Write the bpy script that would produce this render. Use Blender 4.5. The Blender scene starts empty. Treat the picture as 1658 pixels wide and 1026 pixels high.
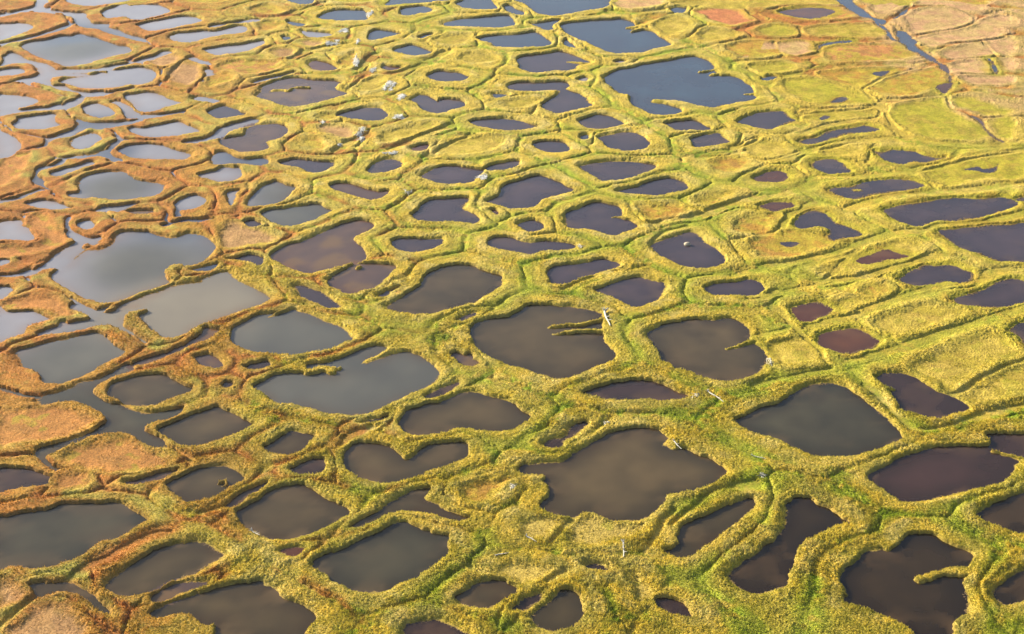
import bpy, math, random
import numpy as np
C = bpy.context; SC = C.scene; COL = SC.collection
R = math.radians
# ------------------------------------------------------------------ camera, light, exposure
H, PITCH, FPX = 150.0, R(29.0), 2407.0           # aircraft height (m), look-down angle, focal length in survey-photo px
cam = bpy.data.objects.new('camera', bpy.data.cameras.new('camera')); COL.objects.link(cam)
cam.location = (0, 0, H); cam.rotation_euler = (R(90) - PITCH, 0, 0)
cam.data.sensor_width = 36.0; cam.data.lens = 36.0 * FPX / 1658.0
cam.data.clip_start = 1.0; cam.data.clip_end = 30000.0
SC.camera = cam
SUN_EL, SUN_AZ = R(21.5), R(147.0)               # azimuth of the sun counted from +X towards +Y
sun = bpy.data.objects.new('sun', bpy.data.lights.new('sun', 'SUN')); COL.objects.link(sun)
sun.data.energy = 5.0; sun.data.angle = R(0.5); sun.data.color = (1.0, 0.91, 0.74)
sun.rotation_euler = (R(90) - SUN_EL, 0, SUN_AZ + R(90))
W = bpy.data.worlds.new('World'); SC.world = W; W.use_nodes = True
nt = W.node_tree; bg = nt.nodes['Background']
sky = nt.nodes.new('ShaderNodeTexSky'); sky.sky_type = 'NISHITA'; sky.sun_disc = False
sky.sun_elevation = SUN_EL; sky.sun_rotation = R(90) - SUN_AZ
sky.air_density = 1.0; sky.dust_density = 2.5; sky.ozone_density = 1.5
nt.links.new(sky.outputs[0], bg.inputs[0]); bg.inputs[1].default_value = 0.078
SC.view_settings.view_transform = 'Standard'; SC.view_settings.look = 'None'
SC.view_settings.exposure = 1.52; SC.view_settings.gamma = 1.0
SC.render.engine = 'CYCLES'
# Outlines traced on the ground: tile letter/number gives the sheet origin, 3.945 units = 1 px of the survey photo
PONDS = [
# --- far left ---
('A0','S','pond','pale silvery pond on the left edge inside the second orange rim from the top',"-20,160 60,150 130,148 190,155 212,172 190,195 130,222 70,240 20,252 -20,255"),
('A0','S','pond','pale pond cut by the top edge beside the wide top-left channel',"425,5 440,22 500,35 560,42 620,35 700,22 780,10 830,0 840,-20 640,-25 440,-15"),
('A0','S','pond','pale pond near the top edge with a notched left corner, beside the channel bend',"648,82 690,60 740,40 800,25 830,35 900,30 990,30 1045,42 1085,70 1060,92 1000,108 940,122 900,132 850,125 800,110 740,112 680,118 660,100"),
('A0','S','pond','pale slanting pond just below the notched pond at the top left',"875,165 920,148 960,140 1040,125 1120,110 1190,105 1250,112 1290,132 1265,150 1200,162 1120,178 1040,192 975,203 920,190"),
('A0','S','pond','long pale slanting pond with a bay in its upper bank, third down the top-left row',"1085,238 1130,215 1200,208 1290,198 1370,200 1430,188 1500,170 1545,165 1580,185 1560,210 1500,220 1420,228 1350,240 1290,258 1220,275 1150,272 1110,262"),
('A0','S','pond','narrow blue grey pond lowest of the slanting top-left row, above a dry red basin',"1300,320 1370,305 1450,292 1530,285 1600,272 1660,262 1690,262 1685,285 1640,305 1590,330 1520,340 1450,345 1390,358 1340,342"),
('A0','G','pond','large pale blue four-cornered pond near the top-left corner below the wide channel',"138,300 165,275 230,262 310,250 390,230 460,228 510,215 560,225 610,240 650,255 700,270 760,290 815,298 842,322 815,345 740,358 660,380 590,400 520,412 450,425 400,418 350,395 280,375 220,350 170,325"),
('A0','S','pond','tiny pond inside a tongue-shaped island rim at the left edge',"-20,455 60,440 110,434 150,445 162,465 120,478 60,485 -20,490"),
('A0','S','pond','long pinkish silver pond with a gap in its upper bank, below the large four-cornered pond',"382,525 440,500 520,490 600,475 650,462 690,468 690,452 740,448 800,440 880,430 930,432 980,450 1000,480 970,515 900,540 830,542 760,560 680,570 580,572 500,562 430,542"),
('A0','S','pond','white glinting pond on the left edge inside a broad pointed orange island',"-20,608 60,606 140,615 215,625 245,645 215,670 150,690 70,700 -20,700"),
('A0','S','pond','lavender grey pond with a square left end, right of the small ringed pond',"795,610 870,600 930,590 990,592 1040,612 1100,640 1160,660 1120,675 1060,690 1000,708 930,715 880,705 850,670 820,640"),
('A0','S','pond','small oval pond with a thick round rim standing in the channel',"525,690 560,670 610,660 680,680 725,705 735,730 700,748 640,752 580,740 540,718"),
('A0','S','pond','lilac pond with a toothed left bank, left of the small ringed pond',"80,795 120,770 110,760 180,745 260,735 330,728 355,740 345,765 370,790 385,805 340,820 260,832 180,832 110,825"),
('A0','S','pond','half round pale pond on the left edge beside a wide orange flat',"-20,825 40,850 100,885 138,925 120,965 70,1000 0,1020 -20,1022"),
('A0','S','pond','smaller oval pond in an orange ring, directly above the winding blue channel',"450,915 480,885 540,862 595,850 640,870 648,895 600,925 540,950 490,952 460,940"),
('A0','S','pond','long lilac pond with a dark stepped upper bank, above the white oval pond',"818,828 850,815 920,818 1000,800 1080,785 1140,778 1200,800 1260,825 1275,845 1200,860 1100,875 1000,882 930,878 870,860"),
('A0','P','pond','small violet lozenge pond on a thick yellow rim, upper left, above the weedy-right pond',"1318,715 1370,695 1430,677 1490,690 1540,715 1570,730 1530,745 1470,755 1400,762 1360,745"),
('A0','S','pond','white oval pond with a rusty right tip below the stepped lilac pond',"755,960 800,935 870,922 960,920 1040,930 1110,955 1180,975 1225,990 1200,1010 1160,1025 1100,1025 1000,1018 900,1012 830,1005 780,985"),
('A0','M','pond','grey violet pond whose right half is a brown weedy shallow',"1395,905 1450,880 1520,870 1560,860 1580,820 1630,800 1680,795 1740,790 1810,800 1840,830 1820,870 1770,895 1700,905 1720,940 1680,965 1620,975 1560,978 1500,965 1440,940"),
# --- top middle ---
('A1','U','pond','small blue pond cut by the top edge above a dark green trench',"262,5 300,22 350,32 400,25 425,10 420,-20 262,-20"),
('A1','U','pond','blue pond with a white lichen patch at its right end, near the top',"455,108 500,85 560,65 620,60 690,65 750,65 762,90 765,130 700,133 620,135 540,128 480,122"),
('A1','U','pond','thin blue strip of a pond along the top edge above two small ponds',"885,32 910,10 960,-20 1250,-20 1300,5 1200,12 1100,18 1000,22 940,30"),
('A1','U','pond','little blue pond below the thin strip pond at the top edge',"980,65 1000,48 1060,42 1120,38 1160,48 1180,65 1150,80 1090,92 1030,100 990,95 985,80"),
('A1','U','pond','blue pond with pointed left end on the top edge beside a winding trough pool',"1335,20 1380,0 1400,-20 1540,-20 1570,15 1600,45 1580,62 1500,66 1420,60 1370,45"),
('A1','U','pond','long blue pond with a shallow pink left end, second from the top edge',"1255,145 1330,128 1400,118 1470,112 1540,105 1600,100 1660,97 1680,105 1700,130 1706,160 1660,175 1580,182 1480,178 1390,175 1310,170 1265,162"),
('A1','U','pond','long violet blue pond with a jagged left tip, below the pond with the pink end',"1465,250 1520,235 1600,225 1700,222 1780,212 1845,205 1900,235 1948,272 1930,290 1850,300 1750,305 1650,308 1590,300 1550,270 1500,265"),
('A1','S','pond','small thin grey pond between two dry basins with white lichen to its right',"345,195 380,200 450,205 520,212 545,225 520,238 440,238 380,232"),
('A1','U','pond','small triangular blue pond near the top',"770,248 790,205 830,190 880,195 940,205 985,218 940,232 880,245 820,260 785,260"),
('A1','U','pond','small dark blue lens-shaped pond just below the triangular one',"935,320 990,300 1050,287 1100,300 1150,318 1185,332 1150,350 1090,360 1030,358 980,342"),
('A1','P','pond','dark violet oval pond directly above the heart-dented pond',"1150,490 1180,465 1230,452 1290,460 1350,465 1400,480 1420,495 1390,515 1330,525 1250,525 1190,515"),
('A1','M','pond','large violet pond with a thin grassy islet and a rusty right side',"60,610 90,590 90,560 140,535 210,510 290,495 360,500 430,510 500,512 570,515 600,530 560,555 590,580 640,600 600,620 520,640 440,660 360,680 280,688 220,675 150,650 90,630"),
('A1','P','pond','violet pond with a notch like a heart in its upper bank, right of white lichen',"1050,635 1090,612 1150,610 1185,630 1215,640 1250,632 1330,635 1380,650 1398,670 1370,690 1310,705 1270,722 1210,730 1150,715 1110,695 1100,670 1060,650"),
('A1','P','pond','violet teardrop pond below the large pond with the islet',"570,735 620,715 700,695 780,687 850,690 885,715 900,745 870,765 800,775 720,772 650,760 600,750"),
('A1','P','pond','long flat violet pond with straight top bank, below the pond split by a long spit',"1420,780 1480,765 1560,757 1640,760 1720,768 1780,785 1830,800 1862,805 1820,820 1740,835 1660,840 1580,830 1500,815 1450,800"),
('A1','R','pool','small reddish pool lying in a slanting dry olive basin',"1055,945 1090,928 1150,922 1160,940 1130,960 1080,962"),
('A1','U','pool','tiny blue pool just left of the tongue of the spit-split pond',"1565,605 1610,600 1660,608 1620,625 1590,630"),
('A1','R','pool','shallow rust-coloured pool in a basin bordered by white lichen',"398,400 440,385 500,395 550,415 580,445 520,452 450,450 410,430"),
('A1','R','pool','tiny brown pool in a short rimmed hollow left of the dark violet oval pond',"860,440 880,420 930,425 985,432 960,450 900,456"),
('A1','S','pool','long grey trough pool running along the upper left bank of the islet pond',"40,530 90,508 200,485 300,460 290,475 180,508 100,525"),
('A1','U','pool','small blue trough pool above the thin grey pond near the top',"255,135 300,140 370,155 340,168 280,160"),
('A1','U','pool','tiny blue trough pool beside the lowest slanting top-left pond',"225,232 270,235 280,250 240,262"),
('A1','U','pool','thin blue trough pool right of the small triangular pond',"1090,242 1130,225 1190,215 1170,232 1120,250"),
# --- top right of middle ---
('A2','U','pond','large bright blue pond cut by the top edge at centre right',"130,-20 150,10 200,30 250,65 290,90 360,105 440,100 520,85 600,70 680,60 735,40 730,15 700,-20"),
('A2','U','pool','blue winding trough pool at the left of the large bright top pond',"60,40 100,35 150,60 190,75 180,100 130,90 90,75"),
('A2','U','pond','large blue pond with one short spit poking in from its upper right bank',"425,165 470,145 560,138 640,130 740,125 810,118 860,130 900,150 910,175 940,190 1010,200 1060,235 1110,265 1128,285 1080,300 1000,320 920,338 840,345 770,345 700,325 640,295 570,265 500,235 450,200"),
('A2','U','pool','blue angular trough pool at the upper left corner of the blue short-spit pond',"235,155 290,145 360,132 430,128 400,150 370,165 375,190 330,195 285,172"),
('A2','U','pool','small blue pool at the lower left bank of the blue pond with one short spit',"440,275 465,250 490,275 527,308 490,308 450,295"),
('A2','P','pond','violet blue pond with a hooked spit at its right end, near the largest far pond',"140,385 170,362 240,352 310,345 350,340 400,328 450,330 510,352 570,378 610,395 600,410 530,425 520,445 460,458 390,455 320,465 230,462 160,440 165,420"),
('A2','U','pond','largest far pond, slate blue with ragged right bank and a curled lobe at lower left',"708,495 740,470 800,445 880,432 960,410 1050,395 1130,385 1200,368 1280,362 1350,378 1395,410 1410,450 1440,485 1500,485 1560,500 1620,535 1650,565 1655,590 1660,608 1680,625 1620,645 1550,655 1470,672 1390,685 1320,680 1260,665 1190,650 1100,640 1010,635 1010,655 1100,668 1170,690 1200,715 1160,735 1100,738 1020,738 950,705 890,680 865,645 870,612 810,595 760,565 715,530"),
('A2','P','pond','violet boot-shaped pond bent round a long grassy tongue, beside the largest far pond',"85,550 120,530 200,525 290,528 380,520 460,522 480,545 460,570 530,592 580,625 610,655 635,678 570,695 500,712 430,725 360,715 310,690 305,665 350,638 400,610 415,582 360,575 280,582 190,580 110,572"),
('A2','P','pond','violet lens-shaped pond straight below the boot-shaped pond',"540,770 590,752 650,732 710,735 770,755 825,788 780,805 720,818 640,822 580,812 550,790"),
('A2','P','pond','grey violet pond with rounded right end, second below the boot-shaped pond',"668,878 740,862 800,848 870,842 930,860 985,900 992,925 950,955 880,968 800,962 730,945 700,910"),
('A2','P','pond','small violet oval pond in a round basin with green shallow rim',"250,915 300,905 360,900 430,905 475,935 485,960 440,978 370,978 300,965 260,940"),
('A2','P','pond','violet four-sided pond below the curled lobe of the largest far pond',"1085,792 1140,775 1210,770 1280,765 1340,795 1388,825 1330,838 1250,835 1170,838 1120,812"),
('A2','P','pond','small violet four-sided pond lower of the stepped pair under the largest far pond',"1255,885 1310,868 1380,855 1430,850 1470,880 1500,905 1440,925 1360,935 1290,940 1270,915"),
('A2','U','pool','tiny teal pool in a deep green trench beside the oval pond with green rim',"555,868 590,860 605,875 590,892 560,888"),
('A2','U','pool','small lilac trough pool left of the brick red dry polygon near the top',"1125,65 1150,50 1200,48 1225,55 1210,80 1160,85"),
('A2','S','pool','tiny pink puddle between the blue spit pond and the largest far pond',"770,398 800,387 835,392 820,405 785,408"),
('A2','S','pool','tiny pink puddle in the trough at the left of the largest far pond',"545,505 570,495 595,500 585,515 555,515"),
# --- top right ---
('A3','P','pond','violet pond with round left end and green right tip, below the largest far pond',"0,765 50,740 120,718 200,712 270,710 300,740 345,770 300,785 240,805 190,825 110,818 50,800 -20,785"),
('A3','P','pond','long slender slanting violet pond with ragged edges in a green basin, upper right',"370,905 420,885 480,880 530,850 600,830 690,818 780,802 840,812 880,828 820,842 740,850 660,858 600,880 530,900 470,918 410,918"),
('A3','P','pool','tiny violet pool at the end of a dark trench above the slender slanting pond',"500,755 530,738 565,742 550,755 515,765"),
('A3','R','pool','brown muddy pool at the lower end of the upper right stream',"1245,550 1290,535 1355,528 1340,560 1305,595 1270,580"),
('A3','U','pool','long blue trench pool turning a corner left of a big rust and olive polygon',"485,315 500,285 560,270 690,258 690,272 580,280 520,297 498,318"),
('A3','U','pool','small dark blue pool in the trench just above the largest far pond at right',"130,500 180,488 230,492 200,510 150,515"),
('A3','U','pool','slim blue pool in a crack between tan polygons at the far right edge',"1575,375 1600,380 1620,420 1645,450 1635,475 1605,450 1595,410"),
('A3','P','pool','small lilac puddle on an orange olive polygon, upper right',"835,470 870,458 950,450 930,475 890,488"),
('A3','P','pool','thin puddle around an islet on the green polygon right of the largest far pond',"570,655 600,630 650,618 690,630 640,655"),
('A3','R','pool','rust and lilac shallow on the wet orange polygon at the top right',"240,75 320,60 430,48 520,52 600,70 560,95 470,118 380,112 300,98"),
('B3','P','pond','ragged violet pond in a yellow basin, upper right below the bright green polygon',"720,20 760,28 830,15 900,20 960,25 1000,45 1080,62 1130,55 1080,72 1010,85 950,82 890,98 820,85 760,60"),
# --- left middle ---
('B0','S','pond','blue grey pond like a leaf between orange rims above the brown triangle pond',"165,355 210,342 270,330 330,338 390,355 440,372 470,385 420,392 350,398 280,392 210,375"),
('B0','S','pond','narrow lilac pond in a hook of orange rim beside the winding blue channel',"325,160 380,140 420,128 500,110 560,88 600,90 595,110 530,130 470,155 400,178 350,185"),
('B0','G','pond','grey pond with jagged left bank and a green shallow at its right end',"430,295 470,290 510,275 500,235 520,195 560,175 640,155 720,148 790,152 840,180 890,208 950,215 1010,222 1048,240 1040,275 990,305 920,315 860,330 780,335 690,335 600,318 560,328 500,325 450,318"),
('B0','S','pond','small pale round pond in a horseshoe rim above the wide bay of the big lake',"1118,360 1150,330 1200,310 1260,300 1305,318 1318,340 1290,370 1240,392 1190,400 1150,402 1130,385"),
('B0','S','pond','slate grey pond with cut right end beside a straight blue channel',"1260,175 1300,160 1370,145 1430,122 1500,128 1530,125 1545,170 1520,195 1460,212 1400,215 1330,195"),
('B0','S','pond','grey pond at the left edge within a broad bare orange island',"-20,490 30,470 90,462 135,462 145,490 180,515 215,550 218,590 170,600 100,592 40,588 -20,580"),
('B0','S','pond','little brown triangle pond in a thick orange ring above the big lake',"490,485 520,468 580,462 605,478 600,510 570,525 530,522 505,505"),
('B0','M','pool','thin muddy slit pool on an orange island right of the brown triangle pond',"805,405 880,398 960,395 990,408 950,420 880,422 830,415"),
('B0','G','pond','biggest grey lake at left with a dark-edged round bay at its upper right',"325,820 370,775 440,740 500,690 560,650 640,648 700,625 730,580 760,545 830,530 930,532 970,545 1030,565 1130,570 1180,548 1250,545 1310,565 1360,600 1375,640 1340,690 1280,730 1200,750 1130,750 1075,765 1050,800 1080,855 1050,875 980,895 900,920 830,950 760,975 700,990 640,988 560,960 490,935 440,905 380,870 345,850"),
('B0','S','pool','small lilac pool at the left edge on an orange flat beside the big grey lake',"-20,720 40,712 62,728 20,750 -20,760"),
('B0','S','pool','small grey pool at the left edge under the mouth of the channel',"-20,895 40,885 80,905 60,925 30,960 -20,970"),
('B0','S','pool','pale pink pool in a forked trough right of the horseshoe-rimmed pond',"1450,285 1500,270 1535,272 1500,300 1480,370 1460,350"),
('B0','U','pool','dark little pool by the right bay of the biggest grey lake',"1225,775 1300,760 1385,738 1390,752 1340,780 1260,785"),
('B0','P','pool','lilac trough pool between the biggest lake and the rosy two-lobed pond',"1450,715 1520,695 1600,675 1680,700 1680,740 1660,758 1600,735 1520,720"),
('B0','P','pond','tiny dark pond left of a grassy flat, below the two slate ponds',"1555,475 1600,457 1640,465 1675,490 1650,505 1600,505"),
# --- middle ---
('B1','P','pond','slim violet pond with a wavy lower bank in a thick yellow ring',"205,90 250,78 320,70 400,78 480,82 550,90 560,100 530,125 480,145 430,155 370,142 330,125 270,118 225,108"),
('B1','P','pond','small oval slate pond in a neat round rim, centre of the upper half',"768,145 800,110 850,82 910,70 960,78 990,98 970,125 920,145 870,160 810,165 780,158"),
('B1','P','pond','dark violet pond with white crust on its lower right bank',"1115,180 1160,150 1220,120 1290,112 1380,120 1450,130 1510,140 1480,180 1430,215 1370,225 1290,232 1220,222 1160,200"),
('B1','P','pond','small violet pond joined to the right tip of the white-crusted pond',"1510,135 1560,110 1640,92 1700,78 1738,82 1735,110 1700,130 1650,145 1590,145 1540,145"),
('B1','G','pond','slate pond like a kite, upper of two grey ponds left of centre',"0,355 40,300 90,250 150,220 195,212 250,235 310,248 290,275 240,325 200,355 130,372 60,375 10,370"),
('B1','M','pond','rosy brown slanting pond with a shallow right tail beside a white lichen spot',"530,240 570,225 640,222 700,238 760,260 830,275 910,272 890,300 850,328 800,340 740,328 680,310 610,288 550,265"),
('B1','G','pond','slate pond, lower of two grey ponds left of centre',"95,415 150,392 230,388 290,378 350,370 400,358 450,358 500,378 548,400 500,425 440,455 370,480 290,500 220,498 160,475 115,445"),
('B1','P','pond','violet pond with a notch in its right bank between two round-rimmed ponds, centre',"1050,425 1100,390 1115,360 1160,335 1220,322 1300,318 1380,315 1415,325 1390,360 1375,385 1430,410 1470,435 1490,462 1450,485 1370,475 1290,470 1180,472 1090,460"),
('B1','P','pond','broad violet pond with a peaked top and pointed right end, centre of the upper half',"1528,345 1580,320 1622,290 1625,250 1660,225 1740,205 1800,185 1860,175 1930,192 2000,220 2040,240 2083,268 2020,290 1940,310 1880,330 1850,365 1800,385 1730,390 1680,392 1640,375 1580,362"),
('B1','P','pond','slate oval pond with a cut right end in a broad yellow ring, left of centre',"920,605 965,578 1050,575 1140,580 1240,578 1240,615 1200,640 1140,660 1060,672 1000,665 950,640"),
('B1','M','pond','large rosy grey pond with an upper brown arm and weedy patches',"150,690 200,650 260,615 330,600 400,575 470,545 540,510 610,480 690,460 760,465 805,490 790,525 720,555 680,575 720,620 755,660 760,710 700,740 620,760 540,785 460,800 400,805 330,785 250,755 190,725"),
('B1','M','pond','mottled brown lobe with a tiny tuft, below the rosy grey pond',"510,845 540,820 600,785 680,745 760,735 840,740 910,740 950,765 930,800 880,830 850,870 790,900 720,920 640,928 590,905 540,880"),
('B1','B','pond','wide brown pond with a grey left tail in a thick rim, left of centre',"890,1015 960,970 1040,915 1110,870 1120,830 1170,785 1250,755 1340,742 1430,748 1500,775 1570,800 1620,815 1625,870 1590,900 1530,935 1470,975 1390,1000 1300,1030 1200,1060 1120,1070 1020,1060 940,1045"),
('B1','P','pool','slanting grey trough pool right of the pale olive lake',"300,885 350,875 420,895 490,930 550,970 600,1012 560,1018 500,1015 440,985 370,960 330,930"),
('B1','P','pool','dark thin trough pool left of the wide brown pond with the grey tail',"835,942 890,918 960,892 990,890 930,920 880,948"),
('B1','R','pool','tiny pink puddle left of the small dark five-sided pond',"1550,400 1580,392 1610,415 1590,428"),
# --- centre right ---
('B2','P','pond','violet pond with straight top and pointed bottom, right of the peaked pond',"550,120 590,102 660,92 740,85 820,85 900,90 980,98 1040,115 1010,140 950,165 880,190 810,205 740,210 690,215 650,190 590,155"),
('B2','P','pond','violet pond like a fish with pointed left end and green right shore',"790,275 850,258 920,245 980,215 1060,195 1130,190 1200,210 1240,240 1220,270 1150,285 1070,302 980,305 900,298 840,285"),
('B2','P','pond','dark violet pond with a small sharp spit in its right bank, above centre',"455,425 480,400 560,380 610,350 680,345 750,360 800,375 815,410 830,440 870,465 910,495 890,520 830,540 770,562 710,550 640,530 560,520 490,515 460,490 465,460"),
('B2','P','pond','very small dark five-sided pond, above the long wavy violet pond',"145,492 190,472 250,460 295,468 318,495 290,522 230,538 190,520"),
('B2','P','pond','long wavy violet pond below the small five-sided pond, centre',"-30,585 20,570 100,572 170,590 240,602 330,592 420,600 490,608 527,628 490,645 400,650 320,655 240,675 160,665 80,650 10,640 -40,615"),
('B2','P','pond','dark slanting pond like a shoe, below the right end of the wavy pond',"345,820 350,780 390,752 450,742 530,740 600,725 690,705 750,718 790,735 795,755 730,775 650,800 580,825 520,850 460,870 400,875 360,850"),
('B2','P','pond','dark violet pond with rounded right end pointing left, above the two-spit pond',"632,910 700,885 780,855 850,835 920,825 980,840 1040,855 1080,860 1088,900 1070,945 1020,985 950,1010 900,1018 850,995 780,965 700,930"),
('B2','P','pond','dark violet diamond pond with one pale boulder in it',"1005,620 1060,595 1130,570 1200,550 1250,535 1310,555 1350,600 1400,635 1450,675 1480,715 1450,745 1380,765 1290,768 1200,755 1110,715 1060,685 1020,650"),
('B2','P','pond','flat violet pond below the boulder pond',"1345,895 1400,868 1470,855 1550,850 1620,838 1680,850 1728,885 1720,910 1680,935 1600,942 1500,942 1400,942 1360,925"),
# --- right middle ---
('B3','P','pond','small blue violet lozenge pond in a green hollow, right of the fish-shaped pond',"315,100 350,80 400,72 460,82 510,115 535,145 490,155 420,160 370,145 325,125"),
('B3','R','pond','small reddish violet pond in an orange hollow left of the lozenge pond',"-60,190 -10,170 40,152 100,150 140,175 130,200 80,212 10,212 -40,210"),
('B3','P','pond','slanting violet pond with a grassy tuft near its left end, right side',"425,265 490,250 560,245 590,235 670,215 760,205 850,205 930,215 985,240 930,260 840,275 740,285 660,300 600,320 530,310 470,290"),
('B3','P','pool','jagged slit of water in a bright yellow green polygon at right',"1285,135 1330,125 1360,118 1400,130 1470,120 1490,100 1475,140 1450,155 1400,150 1350,140"),
('B3','P','pond','long blunt violet pond slanting above the big pond on the right edge',"800,400 860,375 950,360 1040,350 1140,330 1250,325 1380,330 1470,320 1530,330 1580,355 1530,385 1450,410 1370,435 1280,450 1180,458 1110,455 1060,475 990,490 920,470 850,440"),
('B3','P','pond','large slate pond cut by the right edge below the long blunt pond',"1140,535 1230,520 1330,510 1450,500 1560,495 1657,480 1720,480 1720,720 1657,712 1560,710 1470,705 1390,670 1310,645 1250,620 1190,580"),
('B3','P','pool','thin strip of water on the right edge beside the tip of the long blunt pond',"1600,328 1650,315 1720,315 1720,338 1650,335"),
('B3','P','pond','ragged violet pond of two lobes on an orange olive polygon at right',"210,480 250,430 310,408 370,415 420,445 450,480 520,500 570,525 602,545 560,562 480,570 430,580 400,560 420,530 390,505 330,500 260,515 220,505"),
('B3','R','pool','small reddish violet pool on the orange polygon above the two-lobed ragged pond',"-30,370 30,350 100,345 160,350 185,370 130,385 70,400 10,385"),
('B3','R','pool','brown shallow pool with a green weedy right end in a slanting basin at right',"600,715 650,690 720,665 780,650 840,675 900,690 850,705 770,715 700,730 640,735"),
('B3','P','pond','violet pond with speckled right end in a yellow basin at right',"880,830 930,795 1000,760 1080,755 1180,752 1250,775 1310,805 1300,840 1250,855 1180,845 1090,860 1000,870 920,858"),
('B3','P','pond','dark violet pond cut by the right edge, below the speckled pond',"1225,965 1290,940 1370,920 1430,890 1490,860 1570,842 1657,860 1720,880 1720,960 1657,975 1560,1000 1450,1010 1350,1000 1270,990"),
('B3','P','pool','tiny dark puddle on the orange flat below the two-lobed ragged pond',"95,610 140,600 215,605 200,622 150,630"),
('C3','R','pond','small wine red pond, upper of the two red ponds on the right',"168,75 220,55 290,40 350,38 410,65 440,85 400,120 340,140 280,160 220,152 180,110"),
('C3','R','pond','rust red oval pond, lower and larger of the two red ponds on the right',"340,285 355,245 430,225 500,212 570,205 640,225 700,260 735,290 700,320 630,345 560,365 480,360 410,340 360,315"),
('C3','P','pond','maroon pond with a small hook-like spit on its left bank, at right',"720,520 760,490 850,488 930,505 990,530 1040,570 1110,605 1180,635 1240,660 1300,700 1290,725 1220,745 1150,770 1080,782 1000,768 930,745 870,730 850,690 825,640 800,600 770,570 735,545"),
('C3','V','pond','large dark olive diamond pond right of the small flat pond, lower right',"-190,790 -110,755 -30,710 80,685 150,640 240,590 340,560 430,552 510,575 570,620 640,660 710,720 770,770 830,830 885,890 860,925 780,950 700,985 640,1010 560,1028 450,1028 330,1025 260,995 170,955 60,910 -40,880 -130,845"),
('C3','P','pond','wine dark pond end on the right edge, halfway down',"1565,210 1600,185 1657,165 1720,160 1720,320 1657,305 1640,270 1600,240"),
('F','P','pond','long dark pond with an inlet arm and thin spit at the right edge',"1403,774 1425,758 1461,741 1491,729 1529,723 1567,721 1600,722 1606,714 1596,706 1605,702 1630,703 1660,702 1675,702 1675,742 1658,745 1642,752 1640,764 1630,775 1613,785 1580,792 1542,800 1504,809 1459,811 1431,794"),
('D3','D','pond','near black pond cut by the right edge, above the bottom right corner pond',"1355,270 1400,230 1470,195 1560,155 1657,130 1720,125 1720,400 1657,390 1560,370 1480,345 1410,315"),
('D3','D','pond','maroon pond on the right edge at the bottom right corner',"1465,750 1520,700 1580,655 1657,622 1720,610 1720,810 1657,815 1580,835 1520,838 1480,800"),
('D3','D','pond','large near black pond at bottom right with one broad pointed spit from the right',"485,660 520,610 580,570 630,520 680,495 740,485 780,495 850,465 910,395 1000,385 1060,395 1130,425 1200,465 1280,490 1325,520 1310,570 1290,620 1270,680 1280,770 1305,830 1300,880 1240,930 1205,970 1195,1020 1180,1060 1000,1060 920,990 840,950 740,920 650,880 560,855 510,820 525,760 500,720"),
('D3','D','pond','dark brown pond bent like an hourglass, left of the near black spit pond',"-220,660 -190,620 -130,560 -60,520 0,465 50,440 90,390 135,330 140,230 160,180 220,155 290,165 330,200 400,225 450,260 500,295 545,322 480,335 400,360 330,405 250,430 225,460 205,500 180,590 150,660 135,715 70,745 0,760 -70,770 -140,745 -200,700"),
# --- bottom ---
('D2','B','pond','slanting brown wedge pond between the largest near pond and the hourglass pond',"1090,505 1150,470 1180,430 1190,340 1250,310 1330,280 1420,240 1520,195 1620,165 1665,165 1660,210 1600,270 1530,340 1460,390 1390,440 1320,490 1240,545 1190,550 1130,535"),
('D2','P','pond','small dark almond pond among tussocks near the bottom edge',"1030,800 1070,790 1130,800 1190,830 1240,870 1270,915 1240,925 1170,910 1100,890 1040,855"),
('D2','B','pond','round dark brown pond like an egg at the bottom edge',"240,910 290,870 350,830 400,770 430,742 490,750 540,790 565,840 580,890 550,940 490,985 420,1003 340,1000 280,975 245,945"),
('D2','P','pool','small dark trench pool squeezed between two ponds at the bottom',"118,875 160,830 200,795 250,780 295,775 290,810 240,840 210,870 160,878"),
('D2','B','pond','red brown lens pond left of the egg-shaped pond at the bottom',"-245,800 -210,770 -170,740 -120,705 -50,690 20,685 80,700 125,735 145,760 100,790 40,820 -20,860 -70,865 -140,850 -200,830"),
('D2','P','pool','tiny dark pool in bright green moss near a standing driftwood post',"580,595 640,580 700,600 735,625 700,637 630,620"),
('F','B','pond','largest near pond, brown with scalloped banks, lower centre',"838,762 850,752 880,750 905,748 926,738 952,721 985,702 1023,693 1061,694 1074,703 1081,709 1077,719 1089,727 1107,726 1124,733 1150,745 1173,758 1172,772 1155,784 1129,795 1107,799 1080,803 1077,813 1064,825 1043,838 1020,842 998,843 977,838 955,831 944,832 929,838 909,836 884,831 873,820 877,810 889,801 887,789 879,781 882,771 851,771"),
('D1','V','pond','large dark olive pond with straight long banks, bottom left of centre',"425,580 440,545 500,520 580,500 660,460 750,415 850,370 940,325 1010,305 1060,335 1130,360 1200,385 1290,398 1280,440 1290,490 1260,540 1200,590 1130,640 1080,680 1000,705 920,735 840,755 780,765 700,755 620,725 540,695 525,665 490,640 440,620"),
('D1','B','pond','brown oval pond upper left of the olive pond with straight banks',"-70,250 0,210 100,150 190,95 270,78 340,75 390,90 450,130 530,170 600,200 650,235 640,265 580,300 520,340 440,375 350,400 260,418 180,420 120,410 40,365 -30,320"),
('D1','B','pool','long forked brown trough pool above the olive pond with straight banks',"655,355 700,310 780,270 850,240 910,195 1000,145 1060,110 1150,95 1165,110 1130,165 1200,200 1290,240 1370,270 1420,285 1370,305 1280,295 1180,265 1080,240 990,245 910,265 830,310 740,345 690,360"),
('D1','R','pool','small brown pool at the left tip of the olive pond with straight banks',"205,495 260,480 320,470 375,482 350,505 300,525 260,532 225,515"),
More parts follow.
